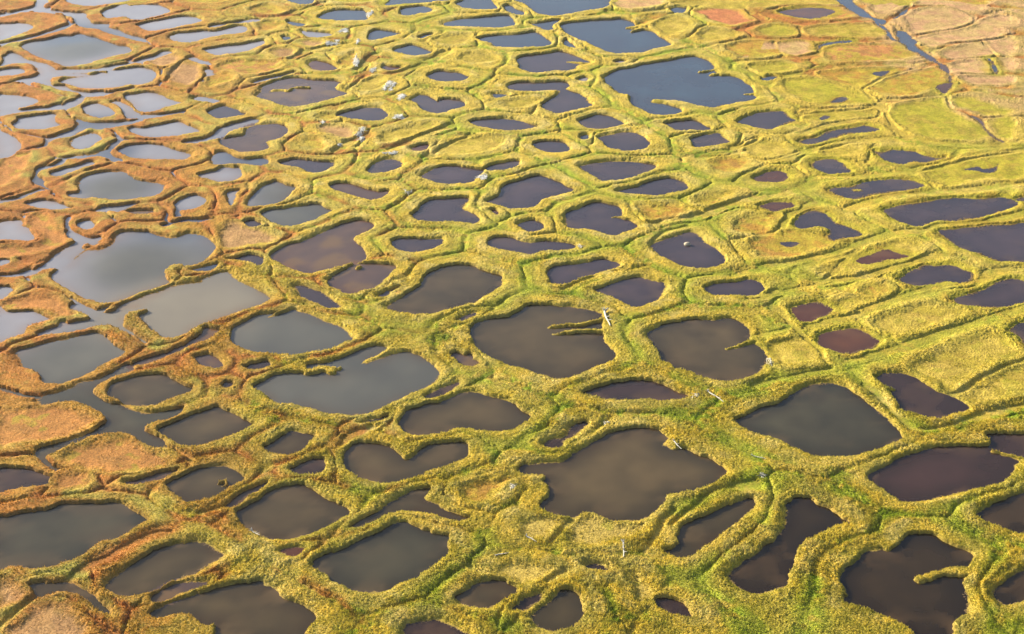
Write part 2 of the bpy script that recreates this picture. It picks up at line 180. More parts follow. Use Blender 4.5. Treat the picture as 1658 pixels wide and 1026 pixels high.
('D0','B','pond','large dark brown pond with toothed lower left bank cut by the bottom edge',"962,900 990,875 1060,840 1120,822 1200,790 1300,758 1400,728 1500,708 1600,702 1658,690 1690,710 1758,755 1818,805 1898,825 1958,860 2008,900 2023,930 1978,975 1945,1015 1930,1060 1420,1060 1385,1000 1380,965 1320,985 1260,945 1210,908 1110,915 1010,925 970,915"),
('D1','P','pond','dark curved pond sliver on the bottom edge, left of the lens pond',"1005,975 1060,955 1130,942 1210,940 1280,955 1340,980 1390,1010 1400,1060 1050,1060"),
('D0','V','pond','very large olive grey pond on the left edge near the bottom',"-30,300 60,275 150,258 250,240 340,220 400,195 480,190 570,190 660,190 740,188 810,215 870,250 920,285 950,300 900,325 840,365 780,405 720,435 660,445 590,480 520,520 450,555 380,590 320,605 230,608 140,600 60,598 -30,600"),
('D0','B','pond','dark brown slanting pond below the very large left pond, lower left',"670,720 700,680 780,630 850,580 930,530 1000,490 1090,465 1170,450 1250,438 1310,455 1380,490 1430,520 1390,550 1310,595 1230,645 1150,675 1070,715 1000,755 950,775 880,790 800,795 730,765 680,740"),
('D0','B','pool','curved brown trough pool around a grassy mound in the bottom left corner',"205,715 250,705 330,700 410,700 470,712 540,735 600,780 650,830 700,900 690,910 630,880 580,830 520,780 460,762 390,765 310,785 230,800 220,755"),
('D0','P','pond','dark grey pond on the left edge above the very large left pond',"-30,-20 60,-35 150,-30 220,-15 280,5 340,20 305,50 310,80 220,85 130,95 60,110 -30,125"),
('D0','B','pond','brown four-sided pond with a small grassy ring in it, lower left',"1060,85 1100,50 1170,15 1230,-15 1330,-40 1420,-45 1490,-20 1550,15 1560,40 1510,80 1440,115 1370,160 1300,180 1220,190 1150,160 1090,115"),
('D0','M','pool','muddy brown trough pool right of the pond with the grassy ring',"1425,225 1470,175 1560,120 1640,85 1700,62 1715,72 1650,125 1580,165 1530,205 1480,232"),
('D0','M','pool','muddy brown strip pool between two dark ponds near the bottom left',"965,800 1040,745 1130,710 1210,695 1330,695 1320,715 1240,740 1150,770 1100,800 1030,820 980,822"),
('D0','M','pool','mottled muddy strip left of the pond with the grassy ring',"800,60 880,40 960,20 1060,-10 1140,-25 1100,10 1040,45 960,65 880,70"),
# --- left lower ---
('C0','T','pond','pale olive lake open to the channel at left, below the biggest grey lake',"1300,-110 1380,-142 1455,-157 1480,-127 1560,-82 1640,-47 1715,-5 1735,15 1660,60 1540,95 1450,130 1370,160 1310,178 1240,215 1180,248 1110,272 1060,265 980,225 935,178 885,135 905,100 900,70 800,60 740,70 860,20 1000,-25 1130,-75 1280,-90"),
('C0','S','pond','slate pond on the left edge below an orange headland',"-20,60 30,85 60,100 140,95 210,90 260,110 320,140 335,150 270,170 190,195 160,220 150,240 70,265 -20,295"),
('C0','G','pond','grey brown pond with square corners in an orange rim, left side',"105,370 125,345 190,328 280,305 360,285 450,270 540,245 610,230 660,250 710,290 740,320 800,350 770,385 700,415 620,460 540,500 460,530 400,555 330,562 280,545 250,500 200,470 150,450 130,410"),
('C0','B','pond','brown pond with a gap in its lower rim opening on the dark channel, left side',"685,615 700,575 750,545 820,525 900,505 1000,495 1070,505 1130,545 1190,570 1235,590 1200,620 1120,650 1040,680 960,698 890,695 810,690 740,655 690,635"),
('C0','B','pond','brown four-sided pond right of the dark channel, left side',"1010,860 1050,825 1130,795 1200,765 1290,735 1390,705 1450,735 1530,770 1600,805 1620,820 1560,850 1480,890 1390,920 1300,945 1230,958 1170,955 1110,920 1050,890"),
('C0','M','pool','muddy trough pool winding along the lower bank of the pale olive lake',"850,440 920,400 1040,365 1140,325 1220,280 1290,235 1310,195 1370,205 1420,215 1380,245 1300,280 1210,320 1110,370 1020,410 920,440"),
('C0','M','pool','shallow brown puddle in a small green-rimmed hollow right of the square-cornered pond',"1235,390 1290,375 1350,370 1400,405 1425,445 1400,468 1340,460 1270,430"),
('C0','P','pool','tiny grey puddle left of the pond with the broken upper bank',"1420,560 1450,545 1490,565 1465,590 1430,585"),
('C0','P','pool','short grey trough pool below the slate pond with one short spit, left of centre',"1565,450 1620,425 1700,412 1730,440 1690,460 1600,475"),
('C1','G','pond','slate oval pond with a short spit on its upper bank, left of centre',"-100,240 -85,200 0,150 60,125 130,110 200,105 280,92 320,90 400,115 480,150 560,180 630,215 650,245 672,272 620,300 550,330 450,355 350,372 230,378 130,370 30,355 -50,330 -90,290"),
('C1','G','pond','large grey brown oblong pond with a broken upper bank and side arm, left of centre',"35,575 90,545 160,510 240,490 330,490 410,500 480,485 540,505 600,470 680,455 760,420 850,395 930,370 1010,358 1090,370 1150,410 1200,455 1235,495 1200,530 1170,570 1090,610 1000,650 900,700 800,735 710,755 600,758 500,745 400,715 290,690 200,680 130,640 70,605|375,465 390,435 500,425 600,395 700,350 790,320 850,318 888,335 840,370 760,405 720,450 690,470 600,500 540,470 450,460 410,472"),
('C1','B','pond','brown kidney pond with a bumpy lower bank, directly above the brown heart-shaped pond',"965,820 1000,765 1040,720 1130,690 1220,680 1290,650 1360,620 1440,610 1530,635 1620,650 1690,675 1760,730 1815,765 1790,800 1730,840 1650,870 1560,875 1480,860 1370,840 1290,870 1220,885 1120,890 1060,890 1000,860"),
('C1','B','pond','small dark brown pond with flat top in a yellow rim, lower left of centre',"112,960 160,930 230,885 290,862 340,875 430,885 400,930 380,970 320,1000 250,1020 180,1010 130,985"),
('F','B','pond','brown heart-shaped pond with a grassy point in its upper bank, lower centre left',"555,745 562,728 577,718 600,718 630,722 645,732 657,743 668,741 680,728 705,718 735,715 752,716 760,726 755,740 735,752 700,765 670,776 640,781 610,780 580,772 560,760"),
('C1','P','pool','dark narrow trough pool between the oblong pond and the kidney pond',"1135,640 1200,605 1280,570 1350,550 1340,575 1260,620 1210,650 1150,660"),
('C1','M','pool','pink brown shallow pool at the right of the large oblong pond',"1300,380 1330,358 1380,375 1420,365 1450,400 1485,430 1440,450 1380,440 1330,410"),
('C1','P','pool','slim dark trough pool above the left end of the two-spit pond',"1325,155 1380,130 1450,108 1468,118 1420,140 1370,160"),
('C1','P','pool','slim grey trough pool under the lower bank of the large oblong pond',"720,810 800,785 890,762 910,770 850,795 780,812"),
('F','P','pool','dark trough pool between the brown oval pond and the brown heart-shaped pond',"468,762 490,748 520,741 527,755 520,768 490,770"),
('C2','B','pond','large brown pond with two long thin parallel spits from the right, centre',"-155,220 -130,180 -60,150 0,140 100,125 160,95 190,62 260,52 330,55 420,65 500,68 580,82 650,95 690,118 700,160 690,200 695,250 710,290 740,330 775,370 765,410 700,435 620,465 560,500 500,525 430,535 380,535 320,510 260,490 190,460 110,445 40,415 -20,385 -90,340 -130,290"),
('C2','B','pond','large brown violet pond with one thin spit from the right bank, right of centre',"975,235 1030,200 1100,175 1180,160 1260,142 1340,145 1420,150 1500,135 1560,155 1610,195 1635,220 1630,260 1660,300 1700,330 1735,370 1740,420 1700,470 1650,510 1560,535 1450,545 1370,530 1270,500 1180,470 1120,430 1070,410 1050,360 1015,320 1005,280"),
('C2','P','pond','flat dark pond like a boat below the two big spit ponds, centre right',"565,615 630,590 700,570 760,548 830,545 880,535 960,535 1030,545 1090,570 1160,605 1240,640 1210,660 1130,665 1040,662 920,662 800,668 710,668 660,645 600,635"),
('C2','P','pond','small dumbbell-shaped dark pond at the upper left of the largest near pond',"320,940 360,915 430,905 470,880 485,840 530,815 590,800 605,820 560,850 510,890 450,920 430,965 370,965 335,955"),
]
# flooded channel network (one connected body of water)
CHAN = [
('A0',"215,-20 235,20 180,55 90,75 -20,95 -20,112 100,92 200,78 300,82 400,90 460,110 480,150 540,180 640,190 720,220 800,240 880,262 940,268 900,240 820,215 760,188 700,178 690,155 600,150 560,125 550,90 470,75 390,70 310,55 290,35 320,-20"),
('A0',"-20,430 20,400 40,345 75,332 130,350 180,385 260,400 330,425 365,460 480,465 560,480 480,490 400,490 340,505 330,540 400,550 480,580 560,590 640,590 760,580 860,555 860,570 770,590 700,610 600,620 530,625 500,600 420,580 330,565 240,540 150,530 60,535 100,515 190,495 250,475 245,440 190,410 110,405 60,415"),
('A0',"480,755 540,770 640,785 760,780 900,760 880,785 800,800 740,815 660,830 580,825 520,845 440,870 340,890 300,905 310,885 400,855 460,830 495,800"),
('A0',"735,875 790,885 830,900 770,915 715,945 708,975 760,1005 800,1033 720,1030 650,1005 560,1012 460,1015 420,1012 500,1000 600,985 680,955 730,910"),
('A0',"1375,980 1420,975 1500,1000 1580,1015 1700,1010 1710,1050 1640,1055 1560,1050 1480,1045 1400,1050 1370,1040"),
('A0',"1300,445 1340,450 1375,475 1330,490 1290,525 1270,525 1310,480"),
('B0',"430,535 470,530 500,560 540,575 620,570 650,560 640,600 560,645 500,690 430,740 380,770 340,775 250,790 180,820 80,835 -20,830 -20,815 100,805 220,770 320,705 400,655 470,620 480,600 440,575"),
('B0',"590,405 640,385 760,375 860,355 910,345 890,365 800,390 720,415 640,418"),
('B0',"1045,495 1110,470 1180,450 1290,450 1375,452 1330,465 1220,475 1120,492 1060,505"),
('B0',"420,72 330,110 250,125 215,165 215,200 250,245 300,268 340,270 290,235 265,200 255,170 280,145 340,125 400,100"),
('C0',"460,45 500,50 560,75 640,105 720,100 800,60 900,70 920,92 850,110 790,130 800,170 850,215 900,255 950,290 930,300 860,265 760,230 690,200 620,195 520,220 400,235 300,250 230,250 230,235 300,210 400,190 500,165 570,150 580,135 520,100 460,65"),
('C0',"245,650 300,625 400,610 470,580 540,560 630,545 610,600 640,640 720,680 800,700 860,730 940,745 1060,735 1180,705 1150,740 1060,790 980,815 925,850 960,880 1020,920 1050,960 1000,960 920,930 870,895 790,870 700,880 630,890 640,850 700,800 680,770 620,730 540,690 460,670 360,685 260,690"),
('A3',"590,-20 640,30 700,70 760,100 830,118 870,145 910,160 935,150 925,130 880,118 840,105 800,75 750,35 700,-20"),
('A3',"975,118 1010,85 1060,45 1078,20 1082,45 1040,88 1000,112"),
('A3',"975,195 1020,195 1070,215 1105,240 1130,290 1170,330 1220,360 1275,400 1320,440 1340,480 1345,530 1325,530 1315,480 1290,440 1210,380 1140,352 1080,320 1040,280 1005,265 1000,225"),
]
# narrow flooded channels: tile, width m, path
CLINE = [
('A0',2.2,"-20,287 60,275 150,257 300,213 400,180 470,155"),
('A0',3.0,"365,460 560,455 660,445 760,425 900,392 1070,338"),
('A0',3.5,"530,620 470,660 400,690 200,705 -20,727"),
('A0',3.0,"745,655 800,690 850,740"),
('A0',2.6,"850,750 1000,745 1100,730 1170,715"),
('A0',3.6,"1210,912 1300,895 1390,870 1430,835 1520,800 1620,772"),
('A0',2.4,"1225,372 1280,395 1340,410"),
('A0',2.4,"1270,630 1330,640 1370,650"),
('A0',2.6,"1360,172 1480,150 1630,130"),
('B0',1.2,"1138,440 1130,410 1140,380"),
('B0',1.6,"-20,350 120,322 260,272"),
('C0',2.6,"540,560 640,540 720,500 800,462"),
('A3',1.2,"860,142 900,170 935,200 960,245 1000,262"),
('A3',1.3,"1480,745 1530,775 1555,820 1620,880 1670,905"),
]
# land that reaches into a pond or stands in it: tile, half width m, path
LAND = [
('A1',0.9,"165,578 230,575 260,582 300,562 395,562"),
('A2',1.2,"960,165 900,180 850,182"),('A2',0.9,"960,180 910,195 875,205"),
('A2',1.1,"640,410 560,405 510,398 470,395"),
('A2',1.0,"1440,440 1380,452 1310,462"),('A2',0.9,"1480,470 1390,480"),('A2',0.9,"1700,590 1650,602 1605,602"),
('A1',0.5,"1225,575 1215,640"),
('B0',1.3,"555,632 600,630 640,630"),
('B0',1.2,"690,600 660,590"),
('B1',0.8,"380,825 480,800 600,765 670,742"),('B1',0.7,"440,850 530,828"),('B1',0.6,"705,770 725,762"),
('B2',0.6,"850,450 800,440 755,443"),
('B3',0.5,"575,268 600,268"),
('C0',0.9,"840,120 880,110 930,95"),
('C1',0.8,"330,70 240,95 145,130"),
('C1',1.0,"380,490 450,475 520,460 570,470 600,462"),('C1',0.8,"520,465 550,490"),
('C1',0.9,"950,340 860,380 760,420"),
('C2',0.9,"760,135 680,155 560,180 440,192 350,202"),('C2',0.9,"760,225 680,225 560,225 460,235 380,240"),
('C2',0.9,"1720,280 1640,295 1560,320 1485,338"),
('C2',0.8,"1160,905 1120,930 1090,950"),('C2',0.7,"1230,960 1180,960 1140,975"),
('C3',0.9,"700,590 760,590 820,598"),
('F',0.7,"1668,750 1645,740 1622,734 1606,731"),
('D3',1.5,"1400,640 1300,640 1200,640 1110,655 1050,670"),('D3',0.8,"1060,672 990,686"),
('D0',0.5,"1400,65 1440,60 1455,80 1420,85"),
('B2',0.7,"-20,430 -30,430"),
]
# dry or boggy floors of polygons: tile, floor type, outline
BASIN = [
('A0','r',"1400,420 1480,395 1570,390 1657,395 1760,400 1800,430 1720,460 1600,480 1500,470 1420,450"),
('A0','b',"1070,470 1120,430 1180,405 1250,420 1290,455 1270,500 1200,545 1120,530"),
('A0','b',"960,370 1060,345 1150,370 1120,410 1040,430 980,410"),
('A0','o',"1310,520 1360,480 1450,470 1500,500 1400,545 1330,560"),
('A1','o',"15,65 80,40 150,30 220,55 240,80 160,95 70,90"),
('A1','b',"330,270 400,262 490,270 470,295 380,300"),('A1','b',"160,330 240,310 310,320 290,355 210,370"),
('A1','o',"-40,420 60,395 160,400 195,430 140,460 20,475 -60,460"),
('A1','o',"70,150 150,140 240,150 200,190 100,200"),
('A1','y',"1345,370 1400,345 1500,340 1580,365 1590,390 1500,412 1420,405"),
('A1','b',"455,820 530,810 620,815 680,845 670,880 600,885 520,865"),
('A1','o',"330,900 390,880 460,890 520,940 480,965 400,955 340,930"),
('A1','y',"850,880 900,840 1000,810 1120,790 1200,785 1220,805 1120,840 1000,890 900,920 850,915"),
('A1','y',"1200,960 1300,920 1450,880 1580,880 1650,900 1600,950 1450,990 1300,1000"),
('A1','o',"430,755 500,730 565,725 570,765 500,775"),
('A1','o',"590,385 650,345 700,340 690,400 660,440 600,445"),
('A1','y',"700,540 800,505 880,510 870,560 760,590 690,580"),
('A1','y',"1190,255 1280,230 1400,225 1440,260 1340,290 1240,285"),
('A2','R',"1285,75 1360,60 1430,50 1500,55 1560,70 1600,100 1650,135 1600,150 1540,165 1460,155 1390,130 1330,100"),
('A2','y',"50,660 100,640 200,635 300,640 280,665 200,690 90,690"),
('A2','y',"1310,235 1360,195 1450,190 1550,215 1560,235 1480,255 1400,262 1330,260"),
('A2','o',"920,130 1000,100 1110,90 1090,110 1000,150 930,170"),
('A2','y',"1010,160 1120,110 1260,140 1240,200 1150,230 1080,215"),
('A2','o',"1480,310 1560,280 1700,265 1780,290 1830,340 1720,370 1580,370"),
('A2','p',"760,-20 1080,-25 1090,20 960,55 800,50"),
('A2','y',"1130,20 1350,-10 1560,-10 1560,20 1350,30 1240,40"),
('A2','y',"40,130 60,110 110,110 90,150 60,160"),
('A3','r',"240,75 320,50 430,35 550,40 650,60 740,95 640,118 470,130 370,120 290,100"),
('A3','g',"100,195 180,165 280,160 350,190 350,225 260,240 150,225"),
('A3','y',"400,190 500,165 700,155 850,160 930,220 850,240 600,235 450,225"),
('A3','p',"0,310 80,275 200,272 235,330 120,365 0,375"),
('A3','p',"230,290 330,262 430,275 480,315 400,345 280,350"),
('A3','r',"520,310 700,290 950,285 1050,310 1150,350 1000,380 750,395 580,390 530,350"),
('A3','g',"60,430 150,405 280,400 350,425 300,455 180,470 110,455"),
('A3','o',"500,470 650,450 800,440 1000,435 1060,445 900,490 770,560 640,535 540,500"),
('A3','o',"820,570 900,520 1020,480 1130,455 1260,430 1310,480 1310,530 1240,560 1100,610 950,615"),
('A3','g',"250,520 420,500 520,520 640,560 760,590 850,650 700,670 500,675 350,620"),
('A3','g',"960,700 1100,650 1280,625 1330,690 1500,780 1600,880 1400,895 1200,880 1060,830 980,770"),
('A3','g',"1350,620 1500,625 1657,690 1740,700 1740,730 1560,745 1440,705 1360,680"),
('A3','g',"1560,770 1740,750 1740,880 1640,880 1590,820"),
('A3','p',"1040,120 1140,60 1300,55 1430,85 1480,130 1350,180 1110,215 1080,170"),
('A3','p',"1130,250 1260,215 1450,180 1540,150 1657,180 1657,230 1500,255 1330,270 1200,300"),
('A3','p',"1290,345 1400,290 1530,275 1610,340 1500,370 1330,375"),
('A3','p',"1330,440 1420,385 1560,385 1590,460 1450,470"),
('A3','p',"1400,500 1520,485 1720,490 1720,540 1500,545"),
('A3','p',"820,50 880,0 1000,-15 1050,20 970,80 880,95"),
('A3','p',"1110,30 1200,-15 1450,-15 1560,60 1450,70 1280,35"),
('A3','p',"1500,150 1600,110 1740,110 1740,170 1640,170"),
('A3','p',"1560,270 1657,245 1740,250 1740,350 1650,350"),
('A3','p',"1640,380 1740,380 1740,450 1660,450"),
('A3','y',"0,20 150,-15 560,-20 640,30 480,30 250,35 80,55"),
('A3','y',"400,760 480,725 700,705 840,705 840,745 600,770 470,775"),
('A3','y',"20,960 100,900 220,905 320,960 280,1000 120,1010"),
('A3','y',"520,960 700,925 800,960 700,1000 560,1000"),
('B2','o',"930,375 1000,365 1120,360 1200,385 1240,410 1150,440 1060,455 1000,460 950,415"),
('B2','o',"1290,330 1400,295 1530,290 1500,320 1400,360 1320,365"),
('B2','o',"1380,110 1450,65 1550,55 1640,85 1600,130 1500,160 1420,150"),
('B3','o',"-200,490 -100,430 0,420 80,420 60,500 -10,560 -150,540"),
('B3','o',"-80,600 0,560 150,540 400,540 480,590 400,630 250,680 100,710 -40,690"),
('B3','y',"350,780 480,720 620,660 760,615 900,600 1000,640 950,690 800,740 620,790 450,820"),
('B3','o',"620,920 700,880 790,880 780,930 690,960"),
('B3','g',"1010,160 1200,100 1400,60 1657,40 1657,190 1400,200 1150,240"),
('C3','y',"700,160 850,100 1000,50 1180,80 1300,110 1100,190 900,240 760,220"),
('C3','y',"930,460 1050,380 1250,300 1450,230 1560,300 1657,380 1440,450 1250,560 1190,610 1050,530"),
('C3','y',"1240,650 1350,570 1500,480 1657,440 1740,430 1740,600 1600,640 1400,690"),
('C3','y',"20,350 100,290 250,270 330,350 370,420 240,440 90,440"),
('C3','y',"440,40 560,10 700,20 620,70 520,110 460,110"),
('D1','o',"1370,110 1450,80 1560,50 1657,30 1700,40 1650,90 1560,150 1470,190 1400,170"),
('D2','t',"180,300 280,290 430,310 490,300 400,390 350,430 200,420 150,360"),
('D2','t',"540,290 610,270 720,320 880,330 980,320 920,400 780,450 600,480 450,430"),
('D2','t',"0,620 120,580 280,590 400,620 280,690 180,730 120,690 20,660"),
('D2','t',"840,640 920,630 990,700 1010,800 940,830 880,750"),
('C0','u',"-20,750 100,730 300,720 450,700 560,760 620,800 500,880 300,930 170,940 -20,960"),
('C0','u',"480,980 640,930 780,910 900,960 1080,1020 1060,1090 900,1120 700,1130 480,1100 400,1040"),
('C0','u',"20,60 130,20 330,0 420,60 470,120 380,130 290,90 170,85 80,85"),
('B0','u',"-20,150 60,60 180,40 150,130 90,210 -20,250"),
('B0','u',"160,480 280,420 380,520 430,600 330,650 180,680 -20,710 -20,640 240,620 260,560"),
('B0','b',"1400,560 1470,480 1600,500 1750,560 1740,600 1560,640 1440,640"),
('D0','b',"-20,690 60,680 120,720 150,800 80,850 -20,870"),
('D0','b',"120,950 230,850 400,850 520,950 500,1060 60,1060"),
('D0','u',"350,40 420,0 560,20 520,90 380,110"),
]
# cracks and trenches: tile, depth m, path
TRENCH = [
('A3',.5,"150,145 380,155 600,145 830,125"),('A3',.5,"-20,195 80,165 150,140 90,100 20,50 -40,-10"),
('A3',.6,"0,245 150,255 380,245 500,255 700,265 1000,262"),('A3',.5,"370,180 390,230"),
('A3',.6,"-60,400 0,390 200,380 330,370 490,350 500,310"),('A3',.4,"210,270 240,330 340,395"),
('A3',.5,"40,440 130,490 200,500 350,480 480,450 600,430 850,415 1000,418 1130,438 1260,412"),
('A3',.6,"770,572 850,530 900,500 1000,470 1110,440"),('A3',.4,"770,572 640,545 480,490 460,460"),
('A3',.4,"770,575 860,650 900,680 940,690"),('A3',.5,"860,655 1000,640 1150,625 1280,610 1300,590"),
('A3',.6,"1280,390 1440,375 1600,370 1680,365"),('A3',.6,"1110,235 1250,205 1400,180 1500,130 1400,60 1250,40 1100,50"),
('A3',.6,"1130,295 1300,285 1530,265 1680,240"),('A3',.5,"1540,265 1600,330 1640,370"),('A3',.5,"1340,475 1400,475 1680,480"),
('A3',.5,"1350,545 1400,545 1680,555"),('A3',.5,"1320,620 1340,690 1430,720 1480,745"),
('A3',.5,"1520,762 1680,745"),('A3',.7,"850,680 885,710 860,755 700,770 540,800 400,850"),
('A3',.5,"370,775 400,735 600,715 850,690"),('A3',.5,"-40,950 0,940 60,915 110,890"),
('A3',.5,"380,970 550,955 700,915 900,895 1050,890"),('A3',.6,"940,690 930,740 1000,830 1080,880 1200,910 1680,930"),
('A3',.5,"-60,985 0,990 80,1015 200,1020 320,985 360,970"),('A3',.4,"1500,130 1600,90 1680,100"),
('A2',.5,"890,170 1000,130 1090,105 1160,85"),('A2',.5,"730,75 900,80 1060,68 1130,50 1300,25 1500,5"),
('A1',.7,"640,580 700,530 750,490"),('A1',.8,"570,970 700,880 760,870"),('A1',.7,"900,960 1100,870 1300,805"),
('A1',.7,"1170,1000 1300,920 1460,860"),('A1',.8,"60,110 200,110 330,70 500,15"),('A1',.7,"270,380 400,320 640,280"),
('A1',.8,"700,450 760,400 820,350"),('A1',.7,"1140,390 1240,350 1300,320"),('A1',.6,"930,470 1050,440 1150,410"),
('B3',.6,"-80,325 0,310 200,270 300,230 340,180 560,182 800,160 900,150"),
('B3',.6,"540,390 650,350 800,300 1000,290 1300,270 1680,220"),('B3',.6,"820,150 1000,150 1200,100 1350,65 1680,15"),
('B3',.6,"-60,560 60,540 120,470 160,430 320,355"),
('B3',.7,"-200,815 -80,780 120,735 400,680 600,620 800,550 1000,530 1120,490 1400,470 1680,415"),
('B3',.6,"250,755 420,715 540,680 620,640"),('B3',.6,"330,850 600,820 800,760 1000,710 1130,680"),
('B3',.7,"600,1035 850,950 1050,890 1250,850 1440,840 1430,810 1480,790 1680,770"),
('B3',.6,"-100,950 0,935 200,900 380,850 540,690"),
('C3',.8,"1190,640 1290,590 1460,480 1680,400"),('C3',.7,"520,415 750,370 940,310 1170,220 1380,150 1680,55"),
('C3',.6,"-40,580 80,530 300,490 420,460"),('C3',.6,"60,70 140,150 250,260 340,330 400,430"),('C3',.5,"-80,255 0,240 150,210"),
('C3',.7,"270,190 560,120 700,70 900,15 1060,-20"),('C3',.6,"560,470 640,540 720,620 800,700 870,790 960,850 1100,850 1300,790 1680,690"),
('D2',1.0,"360,450 430,375 520,280"),('D2',.7,"1150,240 1080,300 1060,360 1000,440 950,520"),
('D2',.6,"1130,330 1300,200 1420,110 1657,80"),('D2',.8,"330,700 440,630"),
('B2',.6,"1020,480 1150,450 1300,440 1480,370 1657,320"),('B2',.5,"1000,615 1090,540 1240,500"),('B2',.5,"1300,60 1480,50 1600,20"),
('B2',.6,"440,905 560,850 700,800 780,785"),
('C1',.9,"590,960 700,880 800,830"),('C0',.8,"300,985 420,930 640,850"),('D0',1.0,"440,690 560,590 700,540 800,470 960,400 1080,380"),
('D0',.8,"-20,1010 100,900 220,800"),('D0',.9,"1280,265 1340,245 1410,225"),
('A0',.7,"1065,520 1110,450 1160,400"),
]
# ------------------------------------------------------------------ survey sheets -> metres on the ground
SHEET = {'F': (0, 0, 1.0)}
for r, (row, y0) in enumerate((('A', 0), ('B', 240), ('C', 480), ('D', 766))):
    for c in range(4):
        x0 = (0, 400, 800, 1200 if row == 'A' else 1238)[c]
        SHEET[row + str(c)] = (x0, y0, 3.945)
def ground(px, py, z=0.0):
    px = np.asarray(px, float) - 829.0; py = np.asarray(py, float) - 513.0
    dz = -math.sin(PITCH) - (py / FPX) * math.cos(PITCH); dy = math.cos(PITCH) - (py / FPX) * math.sin(PITCH)
    t = (z - H) / dz
    return np.stack([px / FPX * t, dy * t], -1)
def sheet_pts(tile, s):
    x0, y0, k = SHEET[tile]
    p = np.array([[float(v) for v in w.split(',')] for w in s.split()])
    return ground(x0 + p[:, 0] / k, y0 + p[:, 1] / k)
def smooth_loop(p, n=3):
    a, b, c, d = np.roll(p, 1, 0), p, np.roll(p, -1, 0), np.roll(p, -2, 0)
    out = []
    for i in range(n):
        t = i / n
        out.append(0.5 * ((2 * b) + (c - a) * t + (2 * a - 5 * b + 4 * c - d) * t * t + (3 * b - a - 3 * c + d) * t ** 3))
    return np.stack(out, 1).reshape(-1, 2)
def smooth_path(p, n=3):
    if len(p) < 3: return p
    q = np.vstack([2 * p[0] - p[1], p, 2 * p[-1] - p[-2]])
    out = []
    for k in range(len(p) - 1):
        a, b, c, d = q[k], q[k + 1], q[k + 2], q[k + 3]
        for i in range(n):
            t = i / n
            out.append(0.5 * ((2 * b) + (c - a) * t + (2 * a - 5 * b + 4 * c - d) * t * t + (3 * b - a - 3 * c + d) * t ** 3))
    out.append(p[-1]); return np.array(out)
def seg_dist2(P, a, b):
    ab = b - a; L = max(float(ab @ ab), 1e-9)
    t = np.clip(((P[:, 0] - a[0]) * ab[0] + (P[:, 1] - a[1]) * ab[1]) / L, 0, 1)
    dx = P[:, 0] - a[0] - t * ab[0]; dy = P[:, 1] - a[1] - t * ab[1]
    return dx * dx + dy * dy
def sd_poly(P, poly):
    m = np.full(len(P), 1e9); ins = np.zeros(len(P), bool); n = len(poly)
    for i in range(n):
        a, b = poly[i], poly[(i + 1) % n]
        m = np.minimum(m, seg_dist2(P, a, b))
        if a[1] != b[1]:
            c = (a[1] > P[:, 1]) != (b[1] > P[:, 1])
            xi = a[0] + (P[:, 1] - a[1]) * ((b[0] - a[0]) / (b[1] - a[1]))
            ins ^= c & (P[:, 0] < xi)
    m = np.sqrt(m); return np.where(ins, -m, m)
def sd_path(P, path):
    m = np.full(len(P), 1e9)
    for i in range(len(path) - 1): m = np.minimum(m, seg_dist2(P, path[i], path[i + 1]))
    return np.sqrt(m)
def hash2(ix, iy, s):
    h = (ix.astype(np.int64) * 374761393 + iy.astype(np.int64) * 668265263 + s * 1274126177) & 0x7fffffff
    h = ((h ^ (h >> 13)) * 1274126177) & 0x7fffffff
    return ((h ^ (h >> 16)) & 0xffffff) / float(0xffffff)
def vnoise(x, y, s=0):                               # smooth value noise, -1..1
    ix, iy = np.floor(x), np.floor(y); fx, fy = x - ix, y - iy
    fx = fx * fx * fx * (fx * (fx * 6 - 15) + 10); fy = fy * fy * fy * (fy * (fy * 6 - 15) + 10)
    a, b = hash2(ix, iy, s), hash2(ix + 1, iy, s); c, d = hash2(ix, iy + 1, s), hash2(ix + 1, iy + 1, s)
    return 2 * ((a * (1 - fx) + b * fx) * (1 - fy) + (c * (1 - fx) + d * fx) * fy) - 1
def fbm(x, y, s=0, o=3):
    r = 0; a = 1.0; t = 0
    for i in range(o):
        r = r + a * vnoise(x * 0.8 - y * 0.6, x * 0.6 + y * 0.8, s + i); t += a; a *= .5; x = x * 2.03 + 7.1; y = y * 2.03 - 3.3
    return r / t
def domes(x, y, s=0):                                 # hummocks: one jittered dome per cell, 0..1
    ix, iy = np.floor(x), np.floor(y); best = np.full(x.shape, 9.0)
    for j in (-1, 0, 1):
        for i in (-1, 0, 1):
            cx, cy = ix + i, iy + j; jx = cx + hash2(cx, cy, s); jy = cy + hash2(cx, cy, s + 5)
            best = np.minimum(best, ((x - jx) ** 2 + (y - jy) ** 2) * (.7 + .9 * hash2(cx, cy, s + 9)))
    return np.clip(1 - best * 1.5, 0, 1)
def sstep(a, b, x):
    t = np.clip((x - a) / (b - a), 0, 1); return t * t * (3 - 2 * t)

ponds = []
for tile, kind, name, label, s in PONDS:
    loops = [smooth_loop(sheet_pts(tile, q)) for q in s.split('|')]
    if tile == 'B3': loops = [q.mean(0) + (q - q.mean(0)) * 1.10 for q in loops]     # these soft shores are half drowned
    ponds.append((loops, kind, name, label))
chans = [smooth_loop(sheet_pts(t, s)) for t, s in CHAN]
clines = [(smooth_path(sheet_pts(t, s)), w / 2) for t, w, s in CLINE]
lands = [(smooth_path(sheet_pts(t, s)), w) for t, w, s in LAND]
basins = [(smooth_loop(sheet_pts(t, s)), k) for t, k, s in BASIN]
trenches = [(smooth_path(sheet_pts(t, s)), d) for t, d, s in TRENCH]
